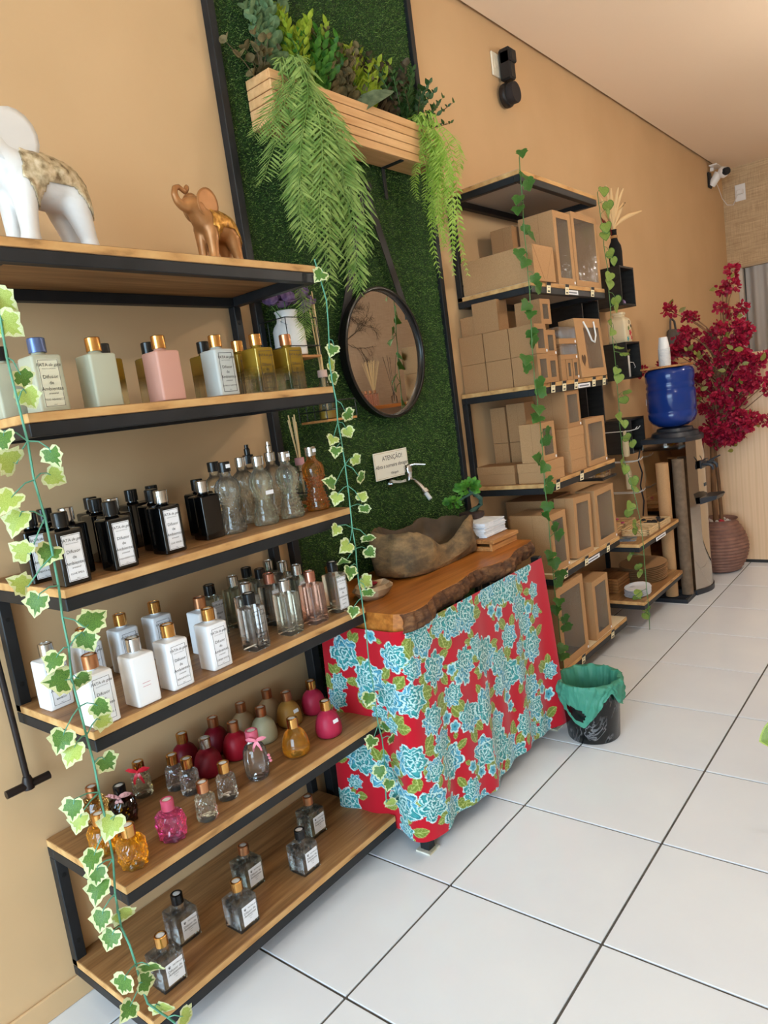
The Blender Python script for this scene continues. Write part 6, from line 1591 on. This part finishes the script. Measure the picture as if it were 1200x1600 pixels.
# ================================================================== small wall fittings
t = thing('smart_speaker', 'round black speaker in a wall holder plugged below the ceiling', 'speaker', (.004, 2.03, 2.80))
BLKS = P('black_speaker_plastic', S(26, 22, 22), .5)
MB().box(.012, -.028, .125, .075, .028, .275, .008).obj('plug_adapter', BLKS, t); MB().box(.018, -.028, .20, .086, .028, .262, .006).obj('plug_block', BLKS, t)
xdisc([(.05, 0), (.056, .004), (.058, .02), (.056, .03), (.050, .035)], 40, 'holder', BLKS, t, 40, .008, 0, .062); xdisc([(.0495, .0), (.0505, .03), (.048, .036), (.02, .0365)], 40, 'speaker_body', P('black_fabric', S(40, 34, 34), .8), t, 40, .044, 0, .062)
t = thing('wall_outlet', 'white wall outlet plate behind the black speaker plug', 'outlet', (.001, 1.985, 2.95))
MB().box(0, -.035, 0, .010, .045, .112, .003).obj('plate', P('outlet_white', S(238, 228, 206), .4), t); MB().box(.0101, -.018, .035, .0125, .0, .075, .002).obj('socket', MAT['outlet_white'], t)
t = thing('security_camera', 'white security camera with black lens high in the corner', 'camera', (.002, 5.86, 3.02))
WPL = P('white_plastic', S(232, 226, 220), .35)
MB().box(0, -.04, -.05, .02, .04, .09, .008).obj('wall_mount', BLKS, t); MB().tube([(.02, 0, -.03), (.06, 0, .02), (.09, 0, .06)], [.034, .036, .038], 14).obj('arm', WPL, t, 60)
mb = MB().lathe([(.004, -.05), (.034, -.036), (.050, 0), (.034, .036), (.004, .05)], 20, .125, 0, .055); hd = mb.obj('head', WPL, t, 60)
d_ = Vector((.75, -.6, -.1)).normalized(); c_ = Vector((.125, 0, .055)); MB().tube([c_ + d_*.03, c_ + d_*.062], [.034, .03], 18).obj('lens', INK, hd, 50)
MB().box(.03, -.09, .118, .10, .09, .130, .004).obj('antenna', WPL, t)
MB().box(.02, -.012, .09, .05, .012, .122, .003).obj('antenna_stem', WPL, t)
t = thing('power_plate', 'white outlet plate with the camera adapter on the linen wall', 'outlet', (.155, Y1 - .001, 2.96))
MB().box(-.045, -.008, -.075, .045, 0, .075, .002).obj('plate', WPL, t); MB().box(-.025, -.05, -.02, .03, -.008, .02, .004).obj('adapter', WPL, t)
MB().tube([(-.02, -.04, -.02), (-.06, -.03, -.10), (-.11, -.05, -.09), (-.135, -.12, -.03), (-.13, -.26, .05), (-.115, -.42, .08)], .0035, 6).obj('camera_cord', WPL, t, 60)
t = thing('wall_bag', 'dark grey bag hanging on the wall behind the crimson blossoms', 'bag', (.001, 4.40, 1.48))
GBG = P('dark_grey_fabric', S(84, 80, 78), .8)
MB().loft([rrect(.04, .11, .03, 0, 5, .05), rrect(.05, .13, .04, .06, 5, .055), rrect(.045, .12, .04, .17, 5, .05), rrect(.02, .07, .02, .22, 5, .03)]).obj('bag_body', GBG, t, 50)
MB().tube([(.03, -.07, .2), (.03, -.05, .28), (.02, 0, .31), (.03, .05, .28), (.03, .07, .2)], .008, 8).obj('strap', GBG, t, 60)

# ================================================================== the other side of the room (seen in the mirror)
t = thing('display_console', 'wooden console against the linen wall, seen in the mirror', 'console', (RX - .30, 3.6, -.03))
MB().box(0, 0, 1.36, .295, 2.4, 1.40, .003).obj('top', SLAB, t)
for y in (.03, 2.33): MB().box(.02, y, .03, .06, y + .04, 1.36, .002).obj('leg', BLACKM, t); MB().box(.24, y, .03, .28, y + .04, 1.36, .002).obj('leg', BLACKM, t)
reed_diffuser('reed diffuser with fanned pale reeds on the far console', (RX - .16, 4.42, 1.371), [(.03, 0), (.034, .003), (.034, .07), (.014, .09), (.014, .11)], CLEARW, 9, None, .36, .09)
reed_diffuser('bundle of pale reeds in a glass on the far console', (RX - .13, 4.90, 1.371), [(.04, 0), (.045, .003), (.042, .12), (.04, .14)], CLEARW, 26, None, .50, .10, nm='reed_bundle', cat='reeds')
reed_diffuser('black reeds in a bottle on the far console', (RX - .17, 5.22, 1.371), [(.03, 0), (.034, .003), (.034, .08), (.014, .10), (.014, .12)], CLEARW, 4, None, .55, .12, rmat=BLACKCAP)
for k in range(4): square_bottle((RX - .22, 4.55 + k*.08, 1.371), SALMONG, COPPER, 'salmon bottle on the far console, %s from the fanned reeds' % ORD[k].replace('bottom', 'first'), w=.06, H=.17, lab=None, group='salmon bottles on the far console')
t = thing('branch_mural', 'dark leafless branch decoration on the linen wall, seen in the mirror', 'wall art', (RX - .012, 4.45, 1.95))
BR = P('branch_paint', S(84, 74, 62), .8)
rb = random.Random(5); mb = MB()
def grow(p, d, L, r_, dep):
    q_ = p + d*L; mid = p.lerp(q_, .5) + Vector((0, rb.uniform(-.03, .03), rb.uniform(-.03, .03))); mb.tube([p, mid, q_], [r_, r_*.8, r_*.6], 4)
    if dep == 0: return
    for _ in range(3 if dep > 1 else 4):
        a = rb.uniform(-.9, .9); dd = Vector((0, d.y*math.cos(a) - d.z*math.sin(a), d.y*math.sin(a) + d.z*math.cos(a))); grow(p.lerp(q_, rb.uniform(.4, 1)), dd, L*rb.uniform(.55, .85), r_*.6, dep - 1)
grow(Vector((0, -.3, -.1)), Vector((0, .85, .5)).normalized(), .5, .012, 5); grow(Vector((0, -.2, .4)), Vector((0, .9, .3)).normalized(), .4, .01, 4)
o = mb.obj('branches', BR, t); o['kind'] = 'stuff'
# plant just outside the frame whose leaf reaches in
t = thing('floor_plant', 'striped leafy plant at the photo edge, one leaf in view', 'plant', (1.62, .86, 0))
MB().lathe([(.07, 0), (.09, .01), (.11, .18), (.115, .19), (.10, .18), (.09, .02)], 24).obj('pot', POT, t, 50)
for k, (dx, dy, dz) in enumerate(((-.29, -.12, .27), (-.15, .12, .38), (.12, .1, .4), (.1, -.12, .36), (-.02, .0, .48), (-.12, -.16, .42))):
    MB().tube([(0, 0, .15), (dx*.4, dy*.4, dz*.85 + .05), (dx*.85, dy*.85, dz + .01)], .003, 6).obj('leaf_stalk', STEMG, t, 60)
    o = inst('leaf', IR[0], (STRG, IVY2), t); o.matrix_local = frame(Vector((dx*.85, dy*.85, dz + .01)), Vector((dx, dy, -.12)), VN + Vector((0, 0, .6)), .09)

# ================================================================== pendant lamps of the room
def pendant(label, x, y, en, zb=2.35):
    t = thing('pendant_lamp', label, 'lamp', (x, y, zb))
    m = MAT.get('warm_bulb')
    if not m:
        m, n, l, b = nt('warm_bulb'); e = n.new('ShaderNodeEmission'); e.inputs[0].default_value = (1, .91, .78, 1); e.inputs[1].default_value = 20; l.new(e.outputs[0], n['Material Output'].inputs[0])
    MB().lathe([(.004, -.050), (.03, -.040), (.048, -.012), (.048, .012), (.034, .036), (.018, .052), (.016, .062)], 24).obj('bulb', m, t, 60)
    MB().lathe([(.02, .060), (.022, .064), (.022, .10), (.012, .11)], 18).obj('socket', BLKS, t, 50)
    MB().tube([(0, 0, .105), (0, 0, RZ - zb - .015)], .003, 6).obj('cable', BLKS, t)
    MB().lathe([(.045, RZ - zb - .022), (.05, RZ - zb - .018), (.05, RZ - zb - .0005)], 24).obj('ceiling_rose', BLKS, t, 50)
    ld = bpy.data.lights.new('pendant_light', 'POINT'); ld.energy = en; ld.color = (1, .91, .78); ld.shadow_soft_size = .052
    lo = bpy.data.objects.new('pendant_light', ld); COL.objects.link(lo); lo.parent = t; lo.location = (0, 0, 0)
for k, (x, y) in enumerate(((1.75, -1.0), (1.75, 1.5), (1.75, 3.2), (1.75, 5.0))): pendant('bare warm pendant bulb hanging from the ceiling, %s from the shop front' % ('first', 'second', 'third', 'fourth')[k], x, y, (115, 225, 165, 85)[k])
